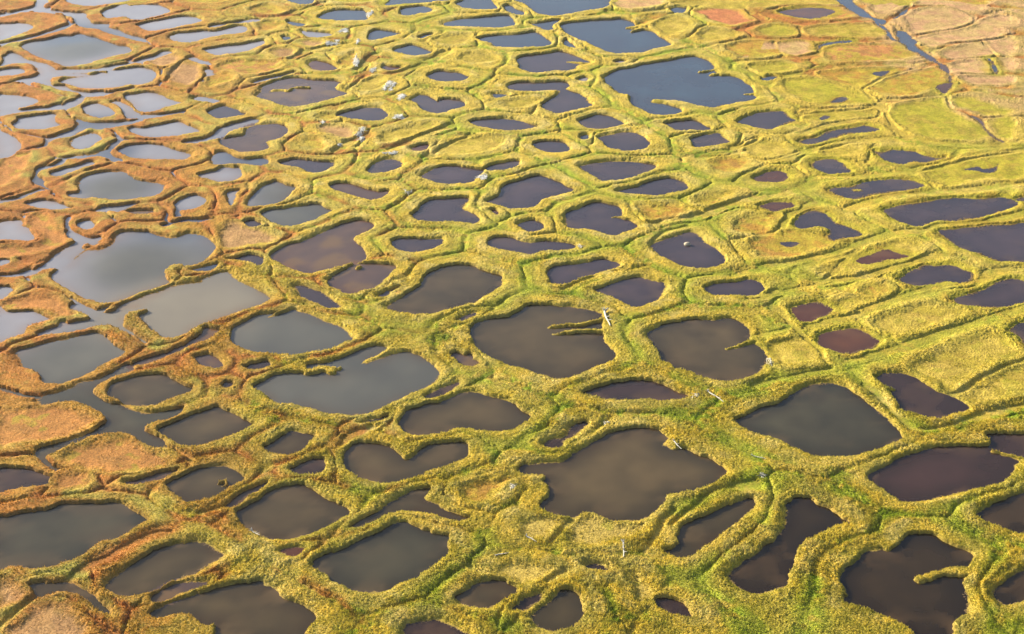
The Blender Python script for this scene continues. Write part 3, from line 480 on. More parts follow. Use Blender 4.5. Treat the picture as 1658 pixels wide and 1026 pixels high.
# hollows of the same kind beyond the edges of the photograph
rng = random.Random(5)
for j in range(14):
    for i in range(-13, 14):
        y = 138 + j * 36 + rng.uniform(-8, 8); x = i * 32 + rng.uniform(-8, 8)
        hw = 0.3443 * (y * math.cos(PITCH) + H * math.sin(PITCH))
        if abs(x) < hw + 17 and 164 < y < 485: continue
        n = 9; ph = rng.uniform(0, 6)
        basins.append((smooth_loop(np.array([[x + (11 + rng.uniform(-3, 3)) * math.cos(ph + k * 2 * math.pi / n), y + (10 + rng.uniform(-3, 3)) * math.sin(ph + k * 2 * math.pi / n)] for k in range(n)])), rng.choice('yyog')))

# ------------------------------------------------------------------ the ground: one sheet, fine where the camera looks
def axis(core, lo, hi, k=9):
    a = core[0] - np.geomspace(1.0, core[0] - lo, k)[::-1] if lo < core[0] else []
    b = core[-1] + np.geomspace(1.0, hi - core[-1], k)
    return np.concatenate([a, core, b])
NR, NCOL = 1250, 1560
ang = np.linspace(R(42.2), R(16.4), NR)              # even rows in depression angle
ys = axis(H / np.tan(ang), -4000.0, 16000.0)
us = axis(np.linspace(-1.09, 1.09, NCOL), -55.0, 55.0)
half = 0.3443 * (np.clip(ys, H / math.tan(R(42.2)), H / math.tan(R(16.4))) * math.cos(PITCH) + H * math.sin(PITCH))
X = (half[:, None] * us[None, :]).ravel(); Y = np.repeat(ys, len(us)); N = len(X)
near = (Y > 130) & (Y < 560) & (np.abs(X) < 260)
# a little wander so that no bank is a clean curve
wx = 0.40 * fbm(X / 2.4, Y / 2.4, 11, 3) + 0.16 * vnoise(X / .6, Y / .6, 15)
wy = 0.40 * fbm(X / 2.4, Y / 2.4, 21, 3) + 0.16 * vnoise(X / .6, Y / .6, 25)
PX, PY = X + wx, Y + wy
MARG = 13.0
d1 = np.full(N, MARG); d2 = np.full(N, MARG); dw = np.full(N, MARG); dflood = np.full(N, MARG); db = np.full(N, MARG); kb = np.zeros(N, np.int8)
row_of = lambda y: int(np.searchsorted(ys, y))
def select(poly, m):
    lo, hi = poly.min(0) - m, poly.max(0) + m
    a, b = max(0, row_of(lo[1]) - 1), min(len(ys), row_of(hi[1]) + 1)
    s = slice(a * len(us), b * len(us))
    k = np.nonzero((X[s] > lo[0]) & (X[s] < hi[0]))[0] + s.start
    return k
def add_cell(k, d):
    global d1, d2
    o1 = d1[k]; d2[k] = np.minimum(d2[k], np.maximum(o1, d)); d1[k] = np.minimum(o1, d)
for polys, kind, name, label in ponds:
    k = select(np.vstack(polys), MARG); P = np.stack([PX[k], PY[k]], -1)
    d = sd_poly(P, polys[0])
    for q in polys[1:]: d = np.minimum(d, sd_poly(P, q))
    add_cell(k, d); dw[k] = np.minimum(dw[k], d)
BK = 'yogrRbptu'
for poly, kd in basins:
    k = select(poly, MARG)
    if not len(k): continue
    d = sd_poly(np.stack([PX[k], PY[k]], -1), poly); add_cell(k, d)
    c = d < db[k]; kb[k[c]] = BK.index(kd); db[k] = np.minimum(db[k], d)
for poly in chans:
    k = select(poly, MARG); d = sd_poly(np.stack([PX[k], PY[k]], -1), poly); dflood[k] = np.minimum(dflood[k], d + .7 * vnoise(X[k] / 3.7, Y[k] / 3.7, 13))
for path, w in clines:
    k = select(path, MARG); d = sd_path(np.stack([PX[k], PY[k]], -1), path) - w * (1 + .5 * vnoise(X[k] / 4.1, Y[k] / 4.1, 14)); dflood[k] = np.minimum(dflood[k], d)
dland = np.full(N, 9.0)
for path, w in lands:
    k = select(path, 6.0); Q = np.stack([X[k] + .9 * wx[k], Y[k] + .9 * wy[k]], -1); vw = .85 + .3 * vnoise(X[k] / 1.7, Y[k] / 1.7, 33)
    for i in range(len(path) - 1):                    # spits thin out towards their tip
        dland[k] = np.minimum(dland[k], np.sqrt(seg_dist2(Q, path[i], path[i + 1])) - w * vw * (1.15 - .65 * i / max(1, len(path) - 2)))
tr = np.zeros(N)
for path, dep in trenches:
    k = select(path, 5.0); d = sd_path(np.stack([X[k] + .7 * wx[k], Y[k] + .7 * wy[k]], -1), path)
    tr[k] = np.maximum(tr[k], dep * np.exp(-(d / 0.55) ** 2)); d2[k] = np.minimum(d2[k], np.maximum(d1[k], d1[k] + 1.2 * np.maximum(d - 1.2, 0)))
water = np.minimum(dw, dflood); water = np.maximum(water, -dland)
dd = np.maximum(d1, 0)                                # distance from the nearest pond or hollow
edge = np.clip(d2 - np.maximum(d1, -1), 0, 20)        # 0 along the line halfway between two neighbours
trough = np.exp(-(edge / 1.15) ** 2) * sstep(0.5, 2.0, dd) * (.45 + .55 * sstep(-.3, .3, fbm(X / 6., Y / 6., 17, 2)))
nb = fbm(X / 3.3, Y / 3.3, 67, 3)
inb = sstep(0.9, -1.8, db + 1.3 * nb)                            # 1 on the floor of a dry hollow
orange0 = sstep(.30, .02, (X / half.repeat(len(us)) + 1) / 2 + .03 * fbm(X / 30., Y / 30., 7, 2))   # the boggy left side has smoother peat rims
# tussocks
def billow(x, y, s): return 1 - np.abs(vnoise(x, y, s) + .35 * vnoise(x * 2.1, y * 2.1, s + 3))
tus = 0.55 * billow(X / 0.95, Y / 1.05, 31) + 0.3 * billow(X / .45, Y / .5, 37) + 0.5 * vnoise(X / 2.3, Y / 2.3, 41)
ux, uy = X + .35 * vnoise(X / .9, Y / .9, 171), Y + .35 * vnoise(X / .9, Y / .9, 173)
hum = domes(ux / .85, uy / .8, 131); hum2 = domes(ux / .42, uy / .46, 151)
grain = vnoise(X / .21, Y / .27, 181)
low = fbm(X / 7., Y / 7., 191, 2)
terr = vnoise(np.minimum(d1, 13) / .62 + 1.2 * low, 2.2 * low + X / 60., 193) + .6 * vnoise(np.minimum(d1, 13) / .31 + .8 * low, 3 * low + Y / 50., 195)   # terraces and cracks run along the banks
sx = X / half.repeat(len(us)); soft = sstep(.30, .62, sx + .05 * low) * sstep(232, 262, Y + 8 * low)   # low quaking shores in the far right
hmask = sstep(-.05, .45, fbm(X / 11., Y / 11., 161, 2) + .5 * sstep(4.5, 1.0, edge := np.clip(d2 - np.maximum(d1, -1), 0, 20)) - .15)
swell = fbm(X / 9.0, Y / 9.0, 51, 2)
gentle = np.clip(sstep(-.05, .55, fbm(X / 8.5, Y / 8.5, 57, 2)) + .85 * soft, 0, 1)     # where the shore slopes away instead of breaking off
bank = np.where(water < 0, 0, np.clip(water / (.32 + 1.9 * gentle), 0, 1)); bank = bank * (2 - bank)
rw = fbm(X / 6., Y / 6., 59, 2)
rim = np.exp(-((np.minimum(water, dd + .3) - 1.7 - .8 * rw) / (1.4 + .5 * rw)) ** 2) * (.55 + .9 * sstep(-.5, .5, rw))
rimb = np.exp(-((db - 1.0) / 1.1) ** 2) * (1 - inb)
dry = 0.16 + (0.31 * bank + 0.07 * rim) * (1 - .6 * soft) * (1 - .75 * inb) + 0.08 * rimb + 0.10 * swell + 0.07 * np.exp(-((edge - 2.6) / 1.0) ** 2) * sstep(.5, 2, dd)
dry -= 0.26 * trough + 0.12 * inb
gmask = np.exp(-(edge / 4.2) ** 2) * sstep(1.2, 3.2, dd) * sstep(-.22, .18, .6 * fbm(X / 5.0, Y / 5.0, 61, 3) + .9 * fbm(X / 14., Y / 14., 81, 2) + .4 * fbm(X / 1.3, Y / 1.3, 71, 2) - .02)
lump = ((tus - 0.25) * (0.08 - 0.055 * inb) + (hum - .3) * .11 * hmask * (1 - .85 * inb) + (hum2 - .3) * .075 * (1 - .7 * inb) + .075 * grain * (1 - .5 * inb) * (.35 + 1.0 * sstep(-.3, .4, fbm(X / 5.5, Y / 5.5, 203, 2))) + .055 * terr * sstep(-.3, .4, fbm(X / 10., Y / 10., 197, 2)) * (1 - inb) * sstep(.4, 1.0, dd)) * (1 - .45 * orange0) * (1 - .55 * gmask) * sstep(0.0, 0.7, water)
crack = .44 * np.exp(-(edge / .42) ** 2) * sstep(.9, 2.0, dd) * sstep(-.12, .22, fbm(X / 7.5, Y / 7.5, 201, 2)) * (1 - .8 * inb)
flood = orange0 * np.exp(-(edge / 1.0) ** 2) * sstep(.7, 1.6, dd) * sstep(-.15, .2, fbm(X / 8., Y / 8., 211, 3)) * (1 - inb) * (Y > 212)   # wet troughs on the boggy left
hz = np.maximum(dry * (0.25 + 0.75 * bank) + lump - tr - crack, 0.03 + 0.02 * swell)
bed = -np.clip(-water * (0.55 - .40 * gentle), 0.04 - .03 * gentle, 0.7) + gentle * ((.10 + .10 * soft) * (hum2 - .45) + .05 * grain + soft * .12 * (nb + .1)) * sstep(-1.6 - 2.2 * soft, -.1, water)
Z = np.where(water > 0, hz * sstep(-.02, .25 + .6 * gentle, water) + .012, bed)
Z = np.where((water > 0) & (flood > .25), np.minimum(Z, .16 - .42 * flood), Z)
Z = np.where(near, Z, 0.3 + 0.1 * swell)
# vegetation: straw sedge, green moss, orange and rust peat vegetation, pink tan dry sedge
VEG = {'Y': (.47, .322, .045), 'G': (.33, .27, .03), 'O': (.36, .135, .030), 'P': (.45, .265, .12), 'L': (.385, .20, .034)}
CTRL = [(0,0,'O'),(150,60,'O'),(60,200,'O'),(240,220,'O'),(90,300,'O'),(250,340,'O'),(30,420,'O'),(200,480,'O'),(60,560,'O'),(280,560,'O'),(180,640,'L'),
 (360,60,'L'),(340,170,'L'),(400,260,'L'),(330,400,'L'),(430,420,'Y'),(370,530,'L'),(90,690,'L'),(210,740,'L'),(330,690,'L'),(450,640,'Y'),(350,780,'L'),(60,830,'O'),(270,870,'L'),(150,900,'O'),(40,980,'O'),(210,990,'L'),
 (470,880,'Y'),(500,60,'Y'),(480,180,'Y'),(560,300,'Y'),(620,560,'Y'),(700,120,'Y'),(800,300,'Y'),(900,60,'Y'),(1000,330,'Y'),(850,460,'Y'),(1000,560,'Y'),(700,700,'Y'),(620,960,'Y'),(840,940,'Y'),(1050,950,'Y'),(1250,900,'Y'),(1250,700,'Y'),(1400,640,'Y'),(1550,860,'Y'),(1620,980,'Y'),
 (1100,120,'Y'),(1100,300,'Y'),(1260,120,'Y'),(1300,250,'Y'),(1250,420,'Y'),(1500,480,'Y'),(1600,620,'Y'),(1500,330,'Y'),(1620,300,'Y'),(1500,220,'Y'),
 (1150,20,'Y'),(1300,60,'L'),(1420,30,'P'),(1500,60,'P'),(1450,105,'P'),(1370,45,'L'),(1360,95,'L'),(1580,185,'P'),(1260,40,'L'),(1480,20,'P'),(1620,40,'P'),(1560,130,'P'),(1640,150,'P'),(1640,215,'Y'),(1400,140,'Y')]
cp = ground([c[0] for c in CTRL], [c[1] for c in CTRL]); cc = np.array([VEG[c[2]] for c in CTRL])
num = np.zeros((N, 3)); den = np.zeros(N)
for p, c in zip(cp, cc):
    w = 1.0 / (((X + 9 * swell - p[0]) ** 2 + ((Y - p[1]) * .55) ** 2 + 60.0) ** 2); num += w[:, None] * c; den += w
vc = num / den[:, None]
orange = np.clip((vc[:, 0] / vc[:, 1] - 1.40) / 0.7, 0, 1)
def mix(a, b, t): return a * (1 - t[:, None]) + np.asarray(b) * t[:, None]
n1 = fbm(X / 5.0, Y / 5.0, 61, 3); n2 = fbm(X / 1.3, Y / 1.3, 71, 2); n3 = fbm(X / 14., Y / 14., 81, 2)
green = np.array([.215, .262, .016]); rust = np.array([.36, .12, .03])
gt = gmask * (1 - .35 * soft)
vc = mix(vc, (.49, .365, .125), .75 * np.clip(rim, 0, 1) * sstep(-.15, .4, fbm(X / 3.6, Y / 3.6, 205, 3)) * (1 - orange) * (1 - soft))
vc = mix(vc, (.46, .345, .10), .5 * sstep(-.05, .45, fbm(X / 7., Y / 7., 207, 3)) * (1 - orange))
vc = mix(vc, green, .85 * gt * (1 - .8 * orange))
vc = mix(vc, (.170, .240, .014), .9 * sstep(2.6, 5.0, dd) * np.exp(-(edge / 4.0) ** 2) * sstep(-.25, .2, n1 + .5 * n2) * (1 - .75 * orange) * (1 - inb) * (1 - .5 * soft)); vc = mix(vc, (.37, .25, .04), .35 * sstep(.05, .5, fbm(X / 4., Y / 4., 145, 3)) * (1 - inb))
vc = mix(vc, (.19, .16, .03), .40 * sstep(.38, .6, fbm(X / 1.6, Y / 1.6, 147, 3)) * (1 - inb))
vc = mix(vc, rust, .9 * np.exp(-(edge / 2.2) ** 2) * sstep(.6, 1.8, dd) * sstep(-.1, .35, n1 + .4 * orange) * sstep(.05, .35, orange + .4 * sstep(.46, .28, (sx + 1) / 2)))
vc = mix(vc, (.36, .285, .035), .4 * sstep(-.1, .4, n3 + .7 * n1) * (1 - inb) * (1 - orange))
vc = mix(vc, (.36, .29, .06), .65 * orange * rim * sstep(.1, .4, n3 + .5 * n1))
BC = {'y': (.34, .26, .03), 'o': (.38, .20, .03), 'g': (.30, .275, .02), 'r': (.42, .18, .055), 'R': (.44, .15, .065), 'b': (.33, .185, .08), 'p': (.46, .265, .13), 't': (.37, .27, .06), 'u': (.37, .165, .042)}
BC2 = {'y': (.42, .31, .05), 'o': (.37, .28, .03), 'g': (.36, .29, .03), 'r': (.36, .27, .03), 'R': (.42, .16, .06), 'b': (.38, .22, .09), 'p': (.42, .29, .11), 't': (.40, .29, .06), 'u': (.40, .17, .045)}
b1 = np.array([BC[c] for c in BK])[kb]; b2 = np.array([BC2[c] for c in BK])[kb]
bt = sstep(-.35, .40, .8 * n1 + .5 * n2 + .5 * nb)[:, None]
bcol = b1 * (1 - bt) + b2 * bt
dk = sstep(.12, .5, fbm(X / 4.2, Y / 2.9, 141, 4)) * sstep(-.3, -3.0, db) * np.array([.35, .8, .5, .9, .4, .5, .25, .1, .6])[kb]
bcol = mix(bcol, (.24, .125, .035), .75 * dk); bcol = mix(bcol, (.27, .245, .02), .6 * sstep(.15, .5, fbm(X / 3.1, Y / 2.7, 143, 3)) * (1 - np.isin(kb, (4, 5, 6))))
vc = vc * (1 - .92 * inb[:, None]) + bcol * .92 * inb[:, None]
shore = soft * sstep(4.0, .6, np.maximum(dw, 0) + 1.2 * n1)
vc = mix(vc, (.32, .265, .022), .75 * shore); vc = mix(vc, (.33, .19, .03), .6 * shore * sstep(-.1, .35, nb + .3 * n3))
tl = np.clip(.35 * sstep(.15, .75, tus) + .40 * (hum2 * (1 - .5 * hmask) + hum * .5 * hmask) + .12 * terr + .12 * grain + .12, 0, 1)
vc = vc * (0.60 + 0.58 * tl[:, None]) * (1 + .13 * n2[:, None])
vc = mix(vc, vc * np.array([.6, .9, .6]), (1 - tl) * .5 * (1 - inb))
wetedge = np.exp(-(np.maximum(water, 0) / .30) ** 2) * (water > -.4)
vc = mix(vc, (.16, .10, .035), wetedge * .5 * (1 - .7 * soft))
vc = np.where((water < -.05)[:, None], np.array([.12, .08, .04]), vc)
vc = np.clip(vc, .005, .9)

def grid_mesh(name, V, nr, nc, keep=None):
    i = np.arange(nr * nc).reshape(nr, nc)
    q = np.stack([i[:-1, :-1], i[:-1, 1:], i[1:, 1:], i[1:, :-1]], -1).reshape(-1, 4)
    if keep is not None:
        q = q[keep]; u, inv = np.unique(q, return_inverse=True); V = V[u]; q = inv.reshape(-1, 4)
    else: u = None
    me = bpy.data.meshes.new(name)
    me.vertices.add(len(V)); me.vertices.foreach_set('co', V.astype(np.float32).ravel())
    me.loops.add(q.size); me.loops.foreach_set('vertex_index', q.astype(np.int32).ravel())
    me.polygons.add(len(q)); me.polygons.foreach_set('loop_start', (np.arange(len(q)) * 4).astype(np.int32))
    me.update(calc_edges=True); me.polygons.foreach_set('use_smooth', np.ones(len(q), bool))
    return me, u
def color_attr(me, name, c):
    a = me.attributes.new(name, 'FLOAT_COLOR', 'POINT')
    a.data.foreach_set('color', np.concatenate([c, np.ones((len(c), 1))], 1).astype(np.float32).ravel())
def float_attr(me, name, v):
    a = me.attributes.new(name, 'FLOAT', 'POINT'); a.data.foreach_set('value', v.astype(np.float32))

# ------------------------------------------------------------------ materials
def material(name):
    m = bpy.data.materials.new(name); m.use_nodes = True
    return m, m.node_tree.nodes, m.node_tree.links, m.node_tree.nodes['Principled BSDF']
def ground_material():
    m, n, l, b = material('sedge_and_moss')
    at = n.new('ShaderNodeAttribute'); at.attribute_name = 'veg'
    tc = n.new('ShaderNodeTexCoord')
    nz = n.new('ShaderNodeTexNoise'); nz.inputs['Scale'].default_value = 3.2; nz.inputs['Detail'].default_value = 4; nz.inputs['Roughness'].default_value = .7
    l.new(tc.outputs['Object'], nz.inputs['Vector'])
    mr = n.new('ShaderNodeMapRange'); mr.inputs[1].default_value = .3; mr.inputs[2].default_value = .7; mr.inputs[3].default_value = .62; mr.inputs[4].default_value = 1.32
    l.new(nz.outputs[0], mr.inputs[0])
    mx = n.new('ShaderNodeMix'); mx.data_type = 'RGBA'; mx.blend_type = 'MULTIPLY'; mx.inputs[0].default_value = 1
    l.new(at.outputs['Color'], mx.inputs[6]); l.new(mr.outputs[0], mx.inputs[7]); l.new(mx.outputs[2], b.inputs['Base Color'])
    bp = n.new('ShaderNodeBump'); bp.inputs['Strength'].default_value = 1.0; bp.inputs['Distance'].default_value = .28
    l.new(nz.outputs[0], bp.inputs['Height']); l.new(bp.outputs[0], b.inputs['Normal'])
    b.inputs['Roughness'].default_value = .95; b.inputs['Specular IOR Level'].default_value = .12
    return m
def water_material():
    m, n, l, b = material('pond_water')
    at = n.new('ShaderNodeAttribute'); at.attribute_name = 'silt_glare'
    l.new(at.outputs['Color'], b.inputs['Base Color'])
    tc = n.new('ShaderNodeTexCoord')
    nz = n.new('ShaderNodeTexNoise'); nz.inputs['Scale'].default_value = 1.1; nz.inputs['Detail'].default_value = 3
    l.new(tc.outputs['Object'], nz.inputs['Vector'])
    bp = n.new('ShaderNodeBump'); bp.inputs['Strength'].default_value = .10; bp.inputs['Distance'].default_value = .05
    l.new(nz.outputs[0], bp.inputs['Height']); l.new(bp.outputs[0], b.inputs['Normal'])
    b.inputs['Roughness'].default_value = .04; b.inputs['IOR'].default_value = 1.333
    return m
GM, WM = ground_material(), water_material()
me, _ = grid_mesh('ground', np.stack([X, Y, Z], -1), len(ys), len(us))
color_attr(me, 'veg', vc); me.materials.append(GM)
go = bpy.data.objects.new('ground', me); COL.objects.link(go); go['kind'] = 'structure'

# ------------------------------------------------------------------ ponds, pools and the flooded channels
SILT_GLARE = {'S': ((.225, .22, .24), (.17, .165, .185)), 'G': ((.092, .088, .072), (.056, .056, .050)), 'T': ((.19, .165, .12), (.15, .13, .10)), 'B': ((.108, .075, .034), (.034, .026, .013)),  # pale S and blue U hold painted sky reflection as well as silt
        'P': ((.060, .031, .026), (.026, .016, .013)), 'U': ((.055, .08, .115), (.045, .055, .085)), 'R': ((.165, .062, .024), (.065, .026, .018)), 'M': ((.135, .08, .055), (.07, .045, .04)),
        'V': ((.074, .064, .037), (.027, .025, .017)), 'D': ((.043, .027, .012), (.014, .010, .006))}
def water_sheet(name, lo, hi, dist, kind, z, step=0.8, depth=None):
    lo, hi = lo - 2.2, hi + 2.2; org = (lo + hi) / 2
    gx = np.arange(lo[0], hi[0] + step, step); gy = np.arange(lo[1], hi[1] + step, step)
    gX, gY = np.meshgrid(gx, gy); P = np.stack([gX.ravel(), gY.ravel()], -1); d = dist(P)
    D = d.reshape(gX.shape); mn = np.minimum(np.minimum(D[:-1, :-1], D[1:, :-1]), np.minimum(D[:-1, 1:], D[1:, 1:]))
    V = np.stack([P[:, 0] - org[0], P[:, 1] - org[1], np.zeros(len(P))], -1)
    me, u = grid_mesh(name, V, len(gy), len(gx), np.nonzero((mn < 1.0).ravel())[0])
    P = P[u]; d = depth(P) if depth else d[u]; lt, dk = [np.array(c) for c in SILT_GLARE[kind]]
    if kind == 'P': fa = float(sstep(225., 300., np.array([org[1]]))[0]); lt = lt + fa * np.array([.020, .025, .040]); dk = dk + fa * np.array([.012, .015, .028])  # reflected sky painted in: distant ponds get a paler, bluer base
    s = 5 if kind in 'M' else 9
    f = fbm(P[:, 0] / s, P[:, 1] / s * .8, 91, 3)
    if kind in 'SGT':                                 # milky water with sky glare in its colour, changing gradually from lake to lake
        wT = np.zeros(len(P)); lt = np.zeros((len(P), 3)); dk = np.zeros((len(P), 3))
        for q, v in MILK_GLARE:
            w_ = 1 / (((P - q) ** 2).sum(1) + 30) ** 2; wT += w_; lt += w_[:, None] * np.array(SILT_GLARE[v][0]); dk += w_[:, None] * np.array(SILT_GLARE[v][1])
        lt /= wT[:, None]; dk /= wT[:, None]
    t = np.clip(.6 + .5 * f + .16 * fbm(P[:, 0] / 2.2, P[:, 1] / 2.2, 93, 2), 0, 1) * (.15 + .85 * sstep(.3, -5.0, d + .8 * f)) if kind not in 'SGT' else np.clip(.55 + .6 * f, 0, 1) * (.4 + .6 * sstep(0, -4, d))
    c = dk * (1 - t[:, None]) + lt * t[:, None]
    if kind == 'M':
        w = sstep(.05, .45, fbm(P[:, 0] / 6 + 9, P[:, 1] / 6, 97, 3)); c = mix(c, (.17, .10, .04), .6 * w)
    sh = np.exp(-np.maximum(-d, 0) / 1.6) * sstep(-.2, .4, fbm(P[:, 0] / 7, P[:, 1] / 7, 99, 2)); c = mix(c, c * np.array([1.2, .85, .6]), .6 * sh)
    if kind in 'BPVDR':                               # muddy shallows here and there along the shore
        mu = sstep(.05, .42, fbm(P[:, 0] / 5, P[:, 1] / 4, 103, 3)) * np.exp(-np.maximum(-d, 0) / 2.6); c = mix(c, lt * .55 + np.array([.070, .042, .020]), .75 * mu)
    color_attr(me, 'silt_glare', c * (.93 if kind in 'SGT' else .72)); me.materials.append(WM)
    o = bpy.data.objects.new(name, me); COL.objects.link(o); o.location = (org[0], org[1], z); return o
MILK_GLARE = [(np.vstack(pl).mean(0), k) for pl, k, nm, lb in ponds if k in 'SGT']
for px, py, v in ((190, 690, 'V'), (150, 660, 'V'), (240, 520, 'T'), (30, 440, 'S'), (1400, 40, 'U'), (1470, 70, 'U'), (1530, 120, 'M'), (120, 60, 'U'), (180, 110, 'S'), (150, 195, 'U'), (190, 245, 'U'), (60, 290, 'U'), (400, 262, 'U'), (280, 355, 'U')): MILK_GLARE.append((ground(px, py), v))
LAKES = [pl[0] for pl, k, nm, lb in ponds if 'lake' in lb and k in 'GT' and nm == 'pond']
def chan_dist(P):
    d = np.full(len(P), 30.0)
    for q in chans:
        k = np.nonzero(np.all((P > q.min(0) - 3) & (P < q.max(0) + 3), 1))[0]; d[k] = np.minimum(d[k], sd_poly(P[k], q))
    for q, w in clines:
        k = np.nonzero(np.all((P > q.min(0) - 5) & (P < q.max(0) + 5), 1))[0]; d[k] = np.minimum(d[k], sd_path(P[k], q) - w)
    return d
def open_dist(P):
    d = chan_dist(P)
    for q in LAKES: d = np.minimum(d, sd_poly(P, q))
    return d
for i, (polys, kind, name, label) in enumerate(ponds):
    A = np.vstack(polys)
    def dist(P, polys=polys):
        d = sd_poly(P, polys[0])
        for q in polys[1:]: d = np.minimum(d, sd_poly(P, q))
        return d
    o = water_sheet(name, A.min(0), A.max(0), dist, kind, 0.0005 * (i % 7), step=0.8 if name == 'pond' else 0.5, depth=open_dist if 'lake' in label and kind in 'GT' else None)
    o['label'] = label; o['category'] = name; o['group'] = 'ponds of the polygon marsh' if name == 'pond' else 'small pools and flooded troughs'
A = np.vstack(chans + [q for q, w in clines])
BOG = ground([-70, 420, 440, 350, 430, 330, 160, -70], [-45, -45, 250, 420, 540, 690, 790, 790])
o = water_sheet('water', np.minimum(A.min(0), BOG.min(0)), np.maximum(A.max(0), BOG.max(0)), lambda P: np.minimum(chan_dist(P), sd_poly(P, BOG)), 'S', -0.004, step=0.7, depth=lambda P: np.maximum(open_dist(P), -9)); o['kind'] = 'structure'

# ------------------------------------------------------------------ sedge: leaning tufts over the whole near and middle marsh
RS = np.random.RandomState(3)
ok = np.nonzero((water > .12) & (Z > .07) & (np.abs(X) < half.repeat(len(us)) * 1.08) & (Y > H / math.tan(R(42.2))) & (Y < H / math.tan(R(16.4))))[0]
wgt = np.clip((.45 + .9 * hum2[ok] + .5 * grain[ok]) * (1 - .92 * inb[ok]) * (1 - .6 * gmask[ok]) * (1 - .8 * orange0[ok]) * (1 - .85 * soft[ok]) * sstep(400., 230., Y[ok]), .004, 3)
pick = RS.choice(ok, 300000, replace=False, p=wgt / wgt.sum()); n = len(pick)
sc = (.8 + .7 * RS.rand(n)) * (.85 + .5 * hum[pick] * hmask[pick]) * (1 - .4 * sstep(250., 360., Y[pick]))
base = np.stack([X[pick] + .06 * RS.randn(n), Y[pick] + .08 * RS.randn(n), Z[pick] - .03], -1)
wa = 2.2 + 1.3 * fbm(X[pick] / 12., Y[pick] / 12., 221, 2) + .7 * RS.randn(n); ln = .05 + .13 * RS.rand(n)
tip = base + np.stack([np.cos(wa) * ln * sc, np.sin(wa) * ln * sc, (.12 + .13 * RS.rand(n)) * sc], -1)
VV, a0 = [], RS.rand(n) * math.pi
for q in (0, 1):                                      # two crossed blades per tuft
    a = a0 + q * math.pi / 2; wv = np.stack([np.cos(a), np.sin(a), 0 * a], -1) * (.065 * sc)[:, None]
    VV += [base - wv, base + wv, tip + wv * .3 * (1 - 2 * q)]
VV = np.stack(VV, 1).reshape(-1, 3); tri = np.arange(len(VV)).astype(np.int32)
me = bpy.data.meshes.new('grass'); me.vertices.add(len(VV)); me.vertices.foreach_set('co', VV.astype(np.float32).ravel())
me.loops.add(len(tri)); me.loops.foreach_set('vertex_index', tri); me.polygons.add(len(tri) // 3); me.polygons.foreach_set('loop_start', (np.arange(len(tri) // 3) * 3).astype(np.int32)); me.update(calc_edges=True)
gc = vc[pick] * (.92 + .36 * RS.rand(n))[:, None] * np.array([1.14, 1.27, 1.15])
color_attr(me, 'veg', np.clip(np.repeat(gc, 6, 0), 0, .9))
m, nd, l, b = material('sedge_blades'); at = nd.new('ShaderNodeAttribute'); at.attribute_name = 'veg'; l.new(at.outputs['Color'], b.inputs['Base Color'])
b.inputs['Roughness'].default_value = .8; b.inputs['Specular IOR Level'].default_value = .15
tl_ = nd.new('ShaderNodeBsdfTranslucent'); l.new(at.outputs['Color'], tl_.inputs['Color']); ms = nd.new('ShaderNodeMixShader'); ms.inputs[0].default_value = .35
l.new(b.outputs[0], ms.inputs[1]); l.new(tl_.outputs[0], ms.inputs[2]); l.new(ms.outputs[0], nd['Material Output'].inputs['Surface'])
me.materials.append(m); o = bpy.data.objects.new('grass', me); COL.objects.link(o); o['kind'] = 'stuff'

# ------------------------------------------------------------------ bleached driftwood, white lichen patches, the boulder
def height_fn():
    Zg = Z.reshape(len(ys), len(us))
    def f(x, y):
        j = min(max(int(np.searchsorted(ys, y)), 1), len(ys) - 1)
        i = min(max(int(np.searchsorted(us, x / half[j])), 1), len(us) - 1)
        return max(.06, float(Zg[j - 1:j + 1, i - 1:i + 1].max()))
    return f
HGT = height_fn()
def spot(px, py):
    p = ground(px, py, 0.35); return float(p[0]), float(p[1])
def noisy_material(name, a, b, scale, rough=.9, bump=.3):
    m, n, l, bs = material(name)
    tc = n.new('ShaderNodeTexCoord'); nz = n.new('ShaderNodeTexNoise'); nz.inputs['Scale'].default_value = scale; nz.inputs['Detail'].default_value = 4
    l.new(tc.outputs['Object'], nz.inputs['Vector'])
    cr = n.new('ShaderNodeValToRGB'); cr.color_ramp.elements[0].position = .32; cr.color_ramp.elements[1].position = .68
    cr.color_ramp.elements[0].color = (*a, 1); cr.color_ramp.elements[1].color = (*b, 1)
    l.new(nz.outputs[0], cr.inputs[0]); l.new(cr.outputs[0], bs.inputs['Base Color'])
    bp = n.new('ShaderNodeBump'); bp.inputs['Strength'].default_value = bump; l.new(nz.outputs[0], bp.inputs['Height']); l.new(bp.outputs[0], bs.inputs['Normal'])
    bs.inputs['Roughness'].default_value = rough; return m
WOOD = noisy_material('bleached_wood', (.28, .26, .21), (.52, .49, .43), 5)
FAINT = noisy_material('faint_lichen', (.34, .31, .22), (.60, .56, .46), 4)
LICH = noisy_material('pale_lichen', (.55, .53, .47), (.80, .78, .72), 4)
STONE = noisy_material('lichen_stone', (.24, .20, .14), (.50, .43, .30), 3)
